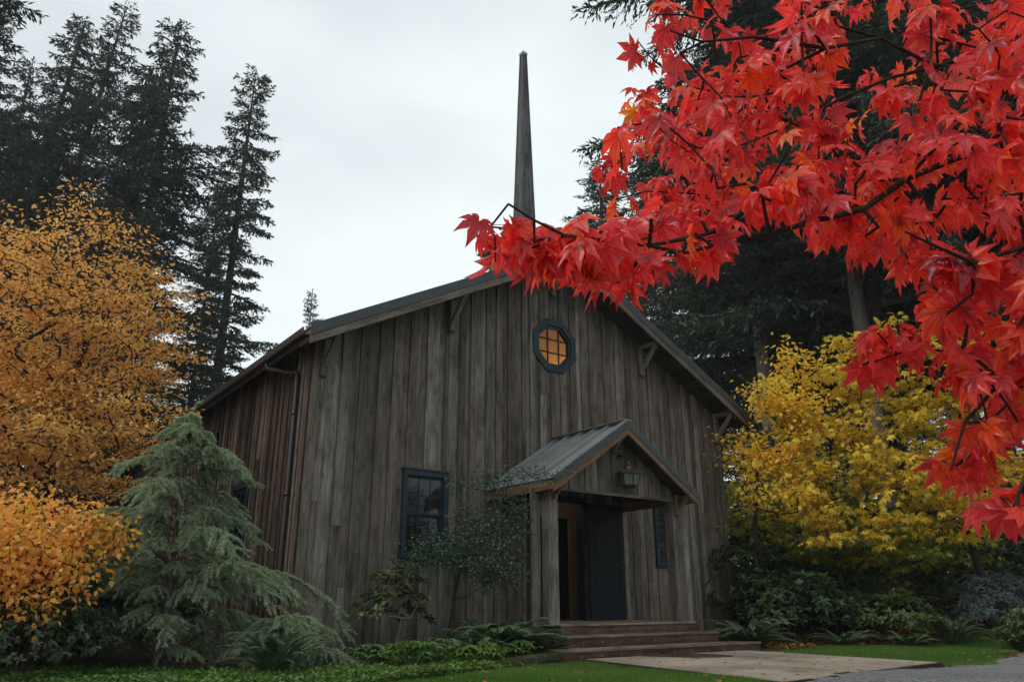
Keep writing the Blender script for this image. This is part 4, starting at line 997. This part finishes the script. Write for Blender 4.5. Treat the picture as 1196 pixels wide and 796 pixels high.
# blue-green weeping conifer
def weeping(base, H, Rm, seed, name, label):
    rng = np.random.default_rng(seed); o = empty(name, base, label, 'conifer'); base = np.array(base)
    B0 = []; B1 = []; r0 = []; r1 = []; NP = []; ND = []
    def needles(pts, n, ln):
        u = rng.uniform(0, len(pts)-1.001, n); i = u.astype(int); f = (u-i)[:, None]; p = pts[i]*(1-f)+pts[i+1]*f; t = unit(pts[i+1]-pts[i])
        d = t*1.0+unit(rng.normal(0, 1, (n, 3)))*.75; NP.append(p); ND.append(d)
    for i in range(84):
        t = .04+.93*((i+rng.uniform())/84)**.95; z = H*t; az = i*2.4+rng.normal(0, .4); Lb = (Rm*(1-t)**.95+.14)*rng.choice([.4, .7, .95, 1.5])*rng.uniform(.85, 1.1); dh = np.array([math.cos(az), math.sin(az), 0])
        s = np.linspace(0, 1, 8); pts = base+np.array([0, 0, z])+dh*(s*Lb)[:, None]; pts[:, 2] += (.62*s-.72*s**2.6)*Lb*rng.uniform(.6, 1.3); side = np.array([-dh[1], dh[0], 0])
        B0.append(pts[:-1]); B1.append(pts[1:]); r = .012*(1-s)*Lb+.003; r0.append(r[:-1]); r1.append(r[1:])
        needles(pts[3:], int(90*Lb)+30, .03)
        nt_ = int(Lb*34)+8; u = rng.uniform(.18, 1, nt_)
        for a in u:
            p = np.array([np.interp(a, s, pts[:, k]) for k in range(3)]); tl = rng.uniform(.10, .30)*(.6+.5*Lb)*(1.15-a*.6)
            d = dh*rng.uniform(.4, 1.0)+side*rng.choice([-1, 1])*rng.uniform(.3, 1.0); q = np.linspace(0, 1, 5); tp = p+d*(q*tl)[:, None]; tp[:, 2] -= (q**1.8)*tl*rng.uniform(.35, 1.0)-q*tl*.12
            B0.append(tp[:-1]); B1.append(tp[1:]); rr = np.full(4, .0022); r0.append(rr); r1.append(rr*.7)
            needles(tp, int(75+260*tl), .03)
    lp = base+np.array([[0, 0, H*.9], [.02, 0, H*.97], [.06, 0, H*1.02], [.12, .02, H*1.03]]); needles(lp, 180, .03)
    tz = np.linspace(0, 1, 10); tp = base+np.stack([.03*np.sin(tz*5), .03*np.cos(tz*4)-.03, tz*H], 1); rr = .05*(1-tz)+.006; B0.append(tp[:-1]); B1.append(tp[1:]); r0.append(rr[:-1]); r1.append(rr[1:])
    V, fs = tubes(np.concatenate(B0), np.concatenate(B1), np.concatenate(r0), np.concatenate(r1), 4); link('trunk', mesh_np('trunk', V, fs, B_GREY, True), o)
    NP = np.concatenate(NP); ND = np.concatenate(ND); k = len(NP); ln = rng.uniform(.022, .045, k)
    V, fs = scatter(*BLADE, NP, ND, rng.normal(0, 1, (k, 3)), np.stack([rng.uniform(.006, .011, k), ln*1.15, ln], 1)); link('foliage', mesh_np('foliage', V, fs, L_CEDAR), o); return k
b = PD(192, 700, 10.2); g = float(terr(b[0], b[1]))
weeping((b[0], b[1], g), PD(212, 484, 10.2)[2]-g+.10, 1.45, 24, 'weeping_conifer', 'blue green young conifer with drooping feathery branches before the left corner of the church')
b = PD(335, 745, 9.9)
weeping((b[0], b[1], float(terr(b[0], b[1]))), .62, .55, 22, 'weeping_conifer', 'low pale green conifer seedling at the foot of the left church corner')

# ferns
def fern(base, n, ln, seed, label, m=L_FERN, upright=.8, wdt=.16, group='ferns', pairs=26, aimed=None):
    rng = np.random.default_rng(seed); base = np.array(base); parts = []; B0 = []; B1 = []
    C = []; D = []; Nn = []; Sz = []
    for i in range(n):
        az = i*2.4+rng.normal(0, .3); L_ = ln*rng.uniform(.7, 1.15); el = upright*rng.uniform(.55, 1.3); dh = np.array([math.cos(az), math.sin(az), 0]); side = np.array([-dh[1], dh[0], 0])
        s = np.linspace(0, 1, 10); a0 = min(1.45, el+.25); th = a0-(a0+.55)*s**1.25; stp = L_/9
        pts = np.zeros((10, 3)); pts[0] = base+dh*.03
        for k in range(1, 10): pts[k] = pts[k-1]+(dh*math.cos(th[k-1])+np.array([0, 0, math.sin(th[k-1])]))*stp
        pts[:, :] += side*(rng.normal(0, .08)*L_*s**2)[:, None]
        B0.append(pts[:-1]); B1.append(pts[1:])
        u = np.linspace(.10, .99, pairs); p = np.stack([np.interp(u, s, pts[:, k]) for k in range(3)], 1); T = unit(np.stack([np.interp(np.minimum(u+.04, 1), s, pts[:, k]) for k in range(3)], 1)-np.stack([np.interp(u-.04, s, pts[:, k]) for k in range(3)], 1))
        pl = wdt*ln*np.sin(np.pi*np.minimum(u*.78+.2, 1))**.8*(1.05-u*.55)
        up_ = np.cross(T, side); up_ *= np.sign(up_[:, 2:3]+1e-6) if False else 1
        for sg in (-1, 1):
            d = side*sg+T*.45+np.array([0, 0, -.22]); C.append(p); D.append(d); Nn.append(np.cross(side, T)*-1+rng.normal(0, .15, (pairs, 3))); Sz.append(np.stack([np.full(pairs, L_/pairs*1.75), pl, pl], 1))
    V, fs = scatter([(-.1, 0, 0), (.35, .25, .03), (.05, 1, -.12), (-.35, .35, .03)], [[(0, 1, 2, 3)]], np.concatenate(C), np.concatenate(D), np.concatenate(Nn), np.concatenate(Sz))
    B0 = np.concatenate(B0); B1 = np.concatenate(B1)
    o = empty('fern', tuple(base), label, 'fern', group); link('fronds', mesh_np('fronds', V, fs, m), o)
    V, fs = tubes(B0, B1, np.full(len(B0), .004), np.full(len(B0), .003), 3); link('stems', mesh_np('stems', V, fs, B_TWIG), o)
def GP(px, py, dmin=0):
    """ground point seen at the pixel (flat ground near the church)"""
    r = ray(px, py); t = -(CZ)/r[2]; p = r*t; return (p[0], p[1], float(terr(p[0], p[1])))
def at(x, y): return (x, y, float(terr(x, y)))
p = PD(318, 790, 9.0); fern(at(p[0], p[1]), 34, .80, 1, 'upright green sword fern at the foot of the left church corner', upright=1.1, wdt=.12)
fern(at(6.6, 9.25), 40, 1.0, 2, 'big arching fern against the left side of the porch steps', wdt=.17)
fern(at(6.2, 9.1), 30, .85, 12, 'arching fern in front of the bare stems left of the big fern', wdt=.17)
fern(at(6.95, 9.0), 22, .60, 13, 'lower fern touching the left end of the porch steps', wdt=.17)
fern(at(11.45, 8.9), 44, 1.0, 3, 'pale arching fern right of the porch steps', L_FERNL, .7, .15)
fern(at(11.9, 9.45), 26, .6, 14, 'second pale fern close to the right church corner', L_FERNL, .7, .15)
p = PD(1112, 745, 16.6); fern(at(p[0], p[1]), 30, .95, 4, 'upright fern alone before the bare bank on the right', L_FERN, 1.15, .09)
p = PD(985, 735, 15.6); fern(at(p[0], p[1]), 26, .7, 5, 'low fern below the round olive rhododendron', L_FERN, .6, .14)
p = PD(1185, 740, 15.5); fern(at(p[0], p[1]), 30, .6, 6, 'fern at the right edge of the lawn', L_RHOD2, .9, .12)
p = PD(1060, 738, 16.0); fern(at(p[0], p[1]), 24, .55, 7, 'small dark fern between the rhododendron and the upright fern', L_FERN, .7, .14)

# rosette shrubs (rhododendrons)
def rosette(base, rx, ry, rz, n, seed, name, label, m, ls=.13, lw=.34, per=8, group=None, stem=.02, z0=.5, legs=None, bk=B_TWIG, shell=.75):
    rng = np.random.default_rng(seed); base = np.array(base, float)
    d = unit(rng.normal(0, 1, (n, 3))); d[:, 2] = np.abs(d[:, 2])*1.0-.15; r = rng.uniform(shell, 1.05, n)[:, None]; tips = base+np.array([0, 0, z0*rz])+d*r*np.array([rx, ry, rz])*(1+.18*np.sin(d[:, :1]*6+seed)*np.cos(d[:, 1:2]*5))
    tips = tips[tips[:, 2] > base[2]+.12]
    o = empty(name, tuple(base), label, 'shrub', group)
    P, par, R, D, tn = skeleton([base, base+np.array([.02, 0, .15])], [stem*1.3, stem], tips, .25, .0, .3, .2, .0035, 2.2, seed); skel_mesh('stems', P, par, R, bk, o)
    T = P[tn]; out = unit(T-(base+np.array([0, 0, rz*.4]))); ax = unit(out*.8+np.array([0, 0, .9])+rng.normal(0, .25, T.shape))
    k = len(T); C = np.repeat(T, per, 0); A = np.repeat(ax, per, 0); rv = unit(np.cross(A, rng.normal(0, 1, A.shape))); D_ = rv+A*rng.uniform(-.15, .75, (len(A), 1)); D_[:, 2] -= .15
    V, fs = scatter(LEAF[0], LEAF[1], C, D_, A, np.stack([np.full(len(C), ls*lw*1.7), ls*rng.uniform(.7, 1.2, len(C)), np.full(len(C), ls)], 1)); link('foliage', mesh_np('foliage', V, fs, m), o)
    return o
p = PD(925, 700, 16.4); rosette(at(p[0], p[1]), 1.25, 1.15, .95, 620, 31, 'rhododendron', 'large dark glossy rhododendron by the right church corner', L_RHODO, .15)
p = PD(1035, 710, 17.0); rosette(at(p[0], p[1]), .95, .95, .75, 480, 32, 'rhododendron', 'round olive green rhododendron in the middle of the right bed', L_RHOD2, .11)
p = PD(22, 750, 9.6); rosette(at(p[0], p[1]), 1.0, .9, .62, 620, 33, 'low_shrub', 'low dark small leaved shrub below the amber shrub at the left edge', L_RHODO, .055)
p = PD(100, 720, 10.8); rosette(at(p[0], p[1]), .9, .9, .75, 400, 34, 'low_shrub', 'dark shrub in the shade between amber shrub and blue green conifer', L_RHODO, .09)
p = PD(455, 700, 10.25); rosette((5.1, 9.7, 0), .55, .45, .70, 70, 35, 'rhododendron', 'leggy rhododendron with bare pale stems below the front window', L_RHOD2, .12, per=8, bk=B_PALE, z0=.85, stem=.022, shell=.6)
p = PD(1165, 700, 17.5); rosette(at(p[0], p[1]), .8, .8, .8, 330, 36, 'spiky_shrub', 'pale blue grey fine leaved shrub at the right edge', L_BLUE, .13, .08, per=9)
p = PD(1215, 735, 16.0); rosette(at(p[0], p[1]), .7, .7, .5, 300, 37, 'low_shrub', 'low green shrub at the right edge under the blue grey shrub', L_RHOD2, .07)
p = PD(880, 700, 17.0); rosette(at(p[0], p[1]), 1.2, 1.2, 1.5, 520, 38, 'rhododendron', 'tall dark shrub behind the glossy rhododendron', L_RHODO, .13)
p = PD(975, 690, 19.0); rosette(at(p[0], p[1]), 1.5, 1.3, 1.2, 560, 39, 'rhododendron', 'dark shrub in the shade between the two front rhododendrons', L_RHODO, .14)
for i, (px, d, lb) in enumerate(((125, 12.4, 'dark shrub low behind the blue green conifer'), (20, 11.9, 'dark shrub low behind the amber shrub'), (-30, 10.6, 'dark shrub at the left edge beside the amber shrub'), (1110, 20.5, 'shaded shrub behind the upright fern'), (1190, 21, 'shaded shrub behind the blue grey shrub'), (60, 14.5, 'shaded shrub at the foot of the orange tree'), (-40, 12.5, 'shaded shrub left of the orange tree trunk'), (150, 15.5, 'shaded shrub between orange tree and church wall'))):
    p = PD(px, 690, d); rosette(at(p[0], p[1]), 1.4, 1.2, 1.0, 420, 50+i, 'shade_shrub', lb, L_RHODO, .13, group='dark shrubs in the shade')

# fine leaved evergreen in front of the porch
B = (5.95, 9.75, 0.0)
cl = [C3(560, 640, 11.4, .62, .42), C3(600, 600, 11.35, .30, .35), C3(590, 560, 11.3, .34, .24), C3(630, 553, 11.0, .28, .12), C3(505, 640, 11.2, .38, .22), C3(480, 655, 11.2, .26, .14), C3(575, 535, 11.3, .12, .10), C3(665, 553, 11.1, .20, .06), C3(540, 565, 11.3, .22, .10), C3(555, 602, 11.35, .35, .14), C3(585, 670, 11.4, .30, .20)]
broadleaf('evergreen_shrub', 'airy dark evergreen shrub with tiny leaves arching up to the porch roof', 'shrub', B, [(0, 0, 0), (.03, 0, .35), (.08, -.03, .8), (.18, -.05, 1.3)], [.032, .028, .024, .016], cl, 450, L_FINE, B_TWIG, .032, 26, .085, .6, 8, step=.12, twig=.0018, crown_name='foliage', leaf=RHOMB, tilt=1.0, shell=.1, pw=2.4)

# yellow maples
def ymaple(px, d, tall, cl_px, label, m, seed, ntips, per=10, size=.12, rad=.17, leaf=MAPLE5, flat=.18):
    global B
    p = PD(px, 690, d); B = at(p[0], p[1])
    cl = [C3(*c) for c in cl_px]; h = tall
    return broadleaf('maple_tree', label, 'tree', B, [(0, 0, 0), (.1, .05, h*.2), (.05, .15, h*.4), (.2, .1, h*.6), (.25, .0, h*.8)], [.085, .075, .06, .045, .03], cl, ntips, m, B_TWIG, size, per, rad, flat, seed, group='yellow vine maples right of the church', leaf=leaf, step=.35, twig=.004, shell=.15, tilt=.55, droop=.35, layer=.5, gap=.55, gcut=.12)
ymaple(985, 17.5, 5, [(1000, 420, 17.5, .9, .8, 1.4), (960, 520, 17, 1.3, .9), (1040, 480, 17.5, 1.2, 1.0), (1080, 560, 17, 1.3, .7), (960, 580, 16.5, 1.0, .6), (1060, 395, 18, .9, .5), (920, 455, 17.2, .9, .6), (1030, 600, 16.4, .9, .35), (1105, 460, 17.5, .8, .6), (1120, 400, 18, .8, .6), (970, 635, 16.6, 1.1, .25), (1060, 540, 16.8, .9, .5)], 'large yellow maple in the middle of the wood edge', L_YELL, 61, 1350, 8, .125)
ymaple(890, 16.2, 4.2, [(915, 480, 16.5, .7, .9, 1.3), (905, 560, 16, .8, .7), (880, 520, 16.2, .6, .6), (950, 510, 16.5, .7, .7), (930, 420, 16.8, .4, .5)], 'slender yellow orange maple close to the right church corner', L_YORG, 62, 820, 9, .095, .16, LEAF, .5)
ymaple(1150, 18.0, 5, [(1160, 480, 18, 1.2, .9), (1130, 600, 17.4, 1.1, .6), (1190, 560, 18, 1.0, .7), (1200, 420, 18, 1.2, .8)], 'thin yellow maple behind the hanging red leaves at the right edge', L_YELL, 63, 640, 8, .12)
ymaple(930, 20, 4, [(940, 620, 18.5, 1.6, .8), (1020, 630, 19, 1.6, .8), (880, 610, 18.5, 1.0, 1.0), (1080, 640, 19.5, 1.3, .6), (960, 560, 19.5, 1.4, .7), (865, 620, 17.3, .7, .8), (960, 640, 17.2, 1.3, .4), (1060, 625, 17.6, 1.2, .5)], 'yellow green maple low in the shade behind the others', L_YGRN, 64, 1500, 8, .12)

# ground cover and hellebores along the wall
def cover(poly, n, name, label, m, size, h, leaf=LEAF, seed=0, kind='stuff'):
    rng = np.random.default_rng(seed); xs = [p[0] for p in poly]; ys = [p[1] for p in poly]
    x = rng.uniform(min(xs), max(xs), n*2); y = rng.uniform(min(ys), max(ys), n*2); k = inpoly(x, y, poly); x = x[k]; y = y[k]
    hh = h*(.35+.65*(.5+.5*np.sin(x*4.3+1.3*np.sin(y*3.1))*np.cos(y*5.1+x)))*rng.uniform(.4, 1, len(x))
    C = np.stack([x, y, terr(x, y)+hh], 1); D = np.stack([rng.normal(0, 1, len(x)), rng.normal(0, 1, len(x)), rng.normal(.1, .3, len(x))], 1)
    Nn = np.stack([rng.normal(0, .5, len(x)), rng.normal(0, .5, len(x)), np.ones(len(x))], 1)
    V, fs = scatter(*leaf, C, D, Nn, size*rng.uniform(.6, 1.3, len(x))); tag(link(name, mesh_np(name, V, fs, m)), label, 'ground cover', kind=kind)
cover([(2.6, 7.0), (4.5, 7.2), (5.6, 7.85), (7.0, 8.55), (6.9, 9.4), (5.5, 10.5), (3.6, 10.5), (2.5, 9.4)], 24000, 'ground_cover', 'low bright green ground cover under the front wall', L_COVER, .045, .10, seed=3)
cover([(-2, 7.2), (1.2, 7.4), (3.2, 8.0), (3.2, 9.4), (1.8, 10.6), (-2, 11)], 26000, 'ground_cover', 'low green ground cover at the bottom left below the conifer', L_COVER, .040, .08, seed=4)
cover([(11.2, 8.45), (12.5, 8.5), (14.5, 8.0), (17.5, 8.3), (19, 12), (14, 15), (12.5, 10)], 5000, 'leaf_litter', 'brown leaf litter on the bed at the right', L_FALL, .07, .02, seed=5)
def hellebore(x, y, s, seed, label):
    rng = np.random.default_rng(seed); n = 34; az = rng.uniform(0, 6.28, n); r = s*rng.uniform(.15, 1, n)**.6; z = .10+.26*s/.4*(1-(r/s)**2*.6)*rng.uniform(.6, 1.1, n); b = np.array(at(x, y))
    T = b+np.stack([np.cos(az)*r, np.sin(az)*r, z], 1); o = empty('hellebore', tuple(b), label, 'plant', 'broad leaved plants in the front bed')
    V, fs = tubes(np.repeat(b[None], n, 0), T, np.full(n, .004), np.full(n, .003), 3); link('stems', mesh_np('stems', V, fs, L_COVER), o)
    C = np.repeat(T, 7, 0); k = len(C); a = np.tile(np.linspace(-2.4, 2.4, 7), n)+np.repeat(az, 7); D = np.stack([np.cos(a), np.sin(a), rng.uniform(-.35, .1, k)], 1)
    V, fs = scatter(*LEAF, C, D, np.stack([rng.normal(0, .2, k), rng.normal(0, .2, k), np.ones(k)], 1), np.stack([np.full(k, .055), .13*rng.uniform(.7, 1.1, k), np.full(k, .1)], 1)); link('foliage', mesh_np('foliage', V, fs, L_FERN if seed % 2 else L_COVER), o)
for i, (x, y, s, lb) in enumerate(((4.7, 8.45, .34, 'leftmost broad leaved plant in the front bed'), (5.2, 8.75, .36, 'broad leaved plant below the leggy rhododendron'), (5.55, 8.35, .30, 'broad leaved plant at the lawn edge'), (5.85, 8.85, .36, 'broad leaved plant in front of the evergreen shrub stems'), (6.3, 8.7, .30, 'broad leaved plant next to the big fern'), (4.35, 9.1, .30, 'small broad leaved plant near the wall'))): hellebore(x, y, s, 70+i, lb)
# mossy log
m = MB(); rng = np.random.default_rng(5)
pts = [(5.55, 7.95, .03), (5.9, 8.1, .05), (6.25, 8.28, .055), (6.6, 8.36, .06), (6.85, 8.38, .06)]; m.tube(pts, [.045, .055, .06, .055, .05], 10)
lo = empty('mossy_log', (5.5, 8, 0), 'thin moss covered log edging the lawn below the left fern', 'log'); m.build('log', B_FIR, lo, True)
k = 9000; u = rng.uniform(0, 4, k); P_ = np.array(pts); i = np.minimum(u.astype(int), 3); f = (u-i)[:, None]; c = P_[i]*(1-f)+P_[i+1]*f; d = unit(rng.normal(0, 1, (k, 3))); d[:, 2] = np.abs(d[:, 2]); 
V, fs = scatter(*BLADE, c+d*.052, d+rng.normal(0, .4, (k, 3)), rng.normal(0, 1, (k, 3)), np.stack([np.full(k, .006), rng.uniform(.012, .03, k), np.full(k, .02)], 1)); link('moss', mesh_np('moss', V, fs, L_MOSS), lo)
# fallen leaves
n = 480; x = rng.uniform(3, 16, n); y = rng.uniform(5, 9.5, n); keep = (x < 14)
z = np.where(inpoly(x, y, SLABP), .026, terr(x, y)+.03); C = np.stack([x, y, z], 1); onstep = (x > 6.9) & (x < 11.1) & (y > 8.38)
C = C[keep & ~onstep]; k = len(C)
V, fs = scatter(*MAPLE5, C, np.stack([rng.normal(0, 1, k), rng.normal(0, 1, k), np.zeros(k)], 1), np.stack([rng.normal(0, .15, k), rng.normal(0, .15, k), np.ones(k)], 1), .05*rng.uniform(.6, 1.2, k)); tag(link('fallen_leaves', mesh_np('fallen_leaves', V, fs, L_FALL)), 'scattered fallen leaves on the lawn and path', 'leaves', kind='stuff')

# ------------------------------------------------------------------ red maple in the foreground
rng = np.random.default_rng(77)
TB = PD(1500, 700, 3.0); TB = np.array([TB[0], TB[1], float(terr(TB[0], TB[1]))])
red = empty('red_maple_tree', tuple(TB), 'Japanese maple with big glossy red leaves reaching in from the right', 'tree')
def limb(ps): return [PD(px, py, d*.93) for px, py, d in ps]
fork = TB+np.array([0, 0, 1.15]); fork2 = TB+np.array([-.03, .02, 1.6])
limbs = [limb([(1330, 90, 2.5), (1196, 138, 2.15), (1130, 175, 2.0), (1060, 215, 1.9), (1010, 238, 1.82), (960, 255, 1.75), (900, 266, 1.68), (830, 270, 1.6), (760, 285, 1.52), (700, 285, 1.45), (652, 270, 1.40), (622, 256, 1.38), (598, 241, 1.37)]),
         limb([(1330, 120, 2.6), (1196, 112, 2.3), (1145, 100, 2.2), (1090, 75, 2.1), (1030, 45, 2.0), (975, 28, 1.9), (920, 8, 1.85)]),
         limb([(1300, 60, 2.9), (1196, 40, 2.7), (1095, 78, 2.5), (1040, 90, 2.4), (985, 115, 2.3), (930, 147, 2.2), (860, 175, 2.1), (800, 200, 2.0)]),
         limb([(1330, 280, 2.3), (1196, 288, 1.9), (1140, 300, 1.8), (1085, 290, 1.7), (1060, 275, 1.65)]),
         limb([(1330, 300, 2.6), (1230, 380, 2.2), (1170, 440, 2.0), (1130, 500, 1.9), (1105, 545, 1.85)]),
         limb([(1330, 360, 2.3), (1250, 470, 1.9), (1200, 560, 1.75), (1185, 590, 1.7)]),
         limb([(1300, 200, 2.8), (1170, 260, 2.5), (1100, 350, 2.3), (1050, 400, 2.2), (1010, 430, 2.1)]),
         limb([(1030, 45, 2.0), (960, 60, 1.8), (880, 42, 1.65), (820, 45, 1.55), (780, 35, 1.5)])]
lr = [.0095, .0085, .008, .0065, .007, .006, .008, .005]
rootP = [TB, TB+np.array([.01, 0, .5]), fork]; rootR = [.085, .075, .065]; rpar = [-1, 0, 1]; 
for L_i, (lp, r_) in enumerate(zip(limbs, lr)):
    if L_i == 7: prev = None
    prev = 2
    if L_i == 7: prev = int(np.argmin([np.linalg.norm(np.array(q)-lp[0]) for q in rootP])); lp = lp[1:]
    else:
        mid = (fork+lp[0])/2+np.array([0, 0, .12]); rootP.append(mid); rootR.append(r_*1.9); rpar.append(2); prev = len(rootP)-1
    for i, p in enumerate(lp):
        rootP.append(p+rng.normal(0, .006, 3)); rootR.append(max(.0022, r_*(1-.88*i/len(lp)))); rpar.append(prev); prev = len(rootP)-1
# leaf regions: (polygon in the photo, distance range, number of twig tips)
REG = [([(530, 262), (560, 255), (640, 262), (690, 268), (690, 300), (600, 310), (560, 305), (535, 285)], (1.25, 1.42), 17),
       ([(590, 285), (700, 255), (840, 255), (830, 310), (740, 345), (680, 330), (620, 305)], (1.35, 1.85), 40),
       ([(690, 180), (760, 80), (860, 100), (960, 140), (960, 240), (860, 265), (700, 250)], (1.45, 2.6), 108),
       ([(735, 55), (775, -20), (960, -20), (960, 120), (860, 130), (790, 100)], (1.5, 2.4), 50),
       ([(930, -30), (1230, -30), (1230, 180), (1000, 240), (930, 180)], (1.6, 3.0), 135),
       ([(930, 200), (1230, 130), (1230, 300), (1060, 300), (940, 268)], (1.6, 3.0), 120),
       ([(1040, 290), (1230, 280), (1230, 420), (1120, 420), (1070, 360)], (1.6, 2.9), 78),
       ([(985, 400), (1060, 375), (1075, 400), (1020, 435), (985, 440)], (1.9, 2.2), 16),
       ([(1100, 400), (1230, 400), (1230, 500), (1140, 500)], (1.7, 2.6), 46),
       ([(1095, 530), (1120, 500), (1170, 510), (1150, 545), (1100, 570)], (1.8, 2.1), 12),
       ([(1165, 575), (1240, 530), (1240, 605), (1180, 600)], (1.6, 2.0), 12)]
tips = []
for poly, (d0, d1), n in REG:
    xs = [p[0] for p in poly]; ys = [p[1] for p in poly]; c = 0
    while c < n:
        x = rng.uniform(min(xs), max(xs)); y = rng.uniform(min(ys), max(ys))
        if inpoly(np.array([x]), np.array([y]), poly)[0]: tips.append(PD(x, y, rng.uniform(d0, d1))); c += 1
tips += [PD(1200+rng.uniform(0, 500), rng.uniform(-200, 500), rng.uniform(1.9, 3.4)) for _ in range(260)]
tips = np.array(tips)
# attach: custom roots with their own parents
def skeleton2(rp, rr, rpar, tips, step, twig_r, seed):
    rng = np.random.default_rng(seed); cap = len(rp)+len(tips)*12; buf = np.zeros((cap, 3)); n = len(rp); buf[:n] = np.array(rp); par = list(rpar); R = list(rr); tn = []
    d0 = np.array([np.min(np.linalg.norm(np.array(rp)[3:]-t, axis=1)) for t in tips])
    for ti in np.argsort(d0):
        t = tips[ti]; d = np.linalg.norm(buf[:n]-t, axis=1); d[:3] += 5; j = int(np.argmin(d)); k = max(1, min(8, int(d[j]/step))); base = buf[j].copy(); prev = j; off = rng.normal(0, 1, 3)*.035*d[j]
        for q in range(1, k+1):
            s = q/k; buf[n] = base*(1-s)+t*s+off*math.sin(math.pi*s); par.append(prev); R.append(min(R[prev]*.92, .0034) if q == 1 else max(.0011, R[prev]*.9)); prev = n; n += 1
        tn.append(prev)
    P = buf[:n]; par = np.array(par); D = np.zeros((n, 3)); D[1:] = unit(P[1:]-P[np.maximum(par[1:], 0)]); return P, par, np.array(R), D, np.array(tn)
P, par, R, D, tn = skeleton2(rootP, rootR, rpar, tips, .07, .002, 5)
skel_mesh('trunk', P, par, R, B_TWIG, red, 7)
# leaves: opposite pairs near every twig tip, hanging on thin petioles
T = P[tn]; Dt = D[tn]; C = []; DD = []; NN = []; SS = []; p0 = []; p1 = []
for t, d in zip(T, Dt):
    n = rng.integers(2, 4) if rng.random() < .8 else 1; az0 = rng.uniform(0, 6.28)
    for k in range(n):
        az = az0+k*6.283/n+rng.normal(0, .4); s0 = t-d*rng.uniform(0, .05); out = np.array([math.cos(az), math.sin(az), rng.uniform(-.9, .25)]); out = unit(out*.8+d*.5)
        pt = s0+out*rng.uniform(.015, .04); dl = np.array([out[0], out[1], -rng.uniform(.35, 1.7)]); nh = np.array([out[0]*.8, out[1]*.8, rng.uniform(.1, 1.0)])+rng.normal(0, .6, 3)
        C.append(pt); DD.append(dl); NN.append(nh); SS.append(rng.choice([.040, .052, .060, .068])*rng.uniform(.85, 1.15)); p0.append(s0); p1.append(pt)
C = np.array(C); V, fs = scatter(*MAPLE, C, np.array(DD), np.array(NN), np.array(SS))
# curl each leaf a little by noise
V = V+np.stack([np.sin(V[:, 1]*60+V[:, 2]*45), np.sin(V[:, 0]*55+V[:, 2]*40), np.sin(V[:, 0]*48+V[:, 1]*52)], 1)*.0026
va = np.tile([1]+[0]*8+[1, 0, 0, 0, 0, 1]*7, len(C)); link('crown', mesh_np('crown', V, fs, L_RED, True, attr=va), red)
V, fs = tubes(np.array(p0), np.array(p1), np.full(len(p0), .0009), np.full(len(p0), .0007), 3); link('petioles', mesh_np('petioles', V, fs, plain('red_petiole', (.20, .02, .02), .5), True), red)
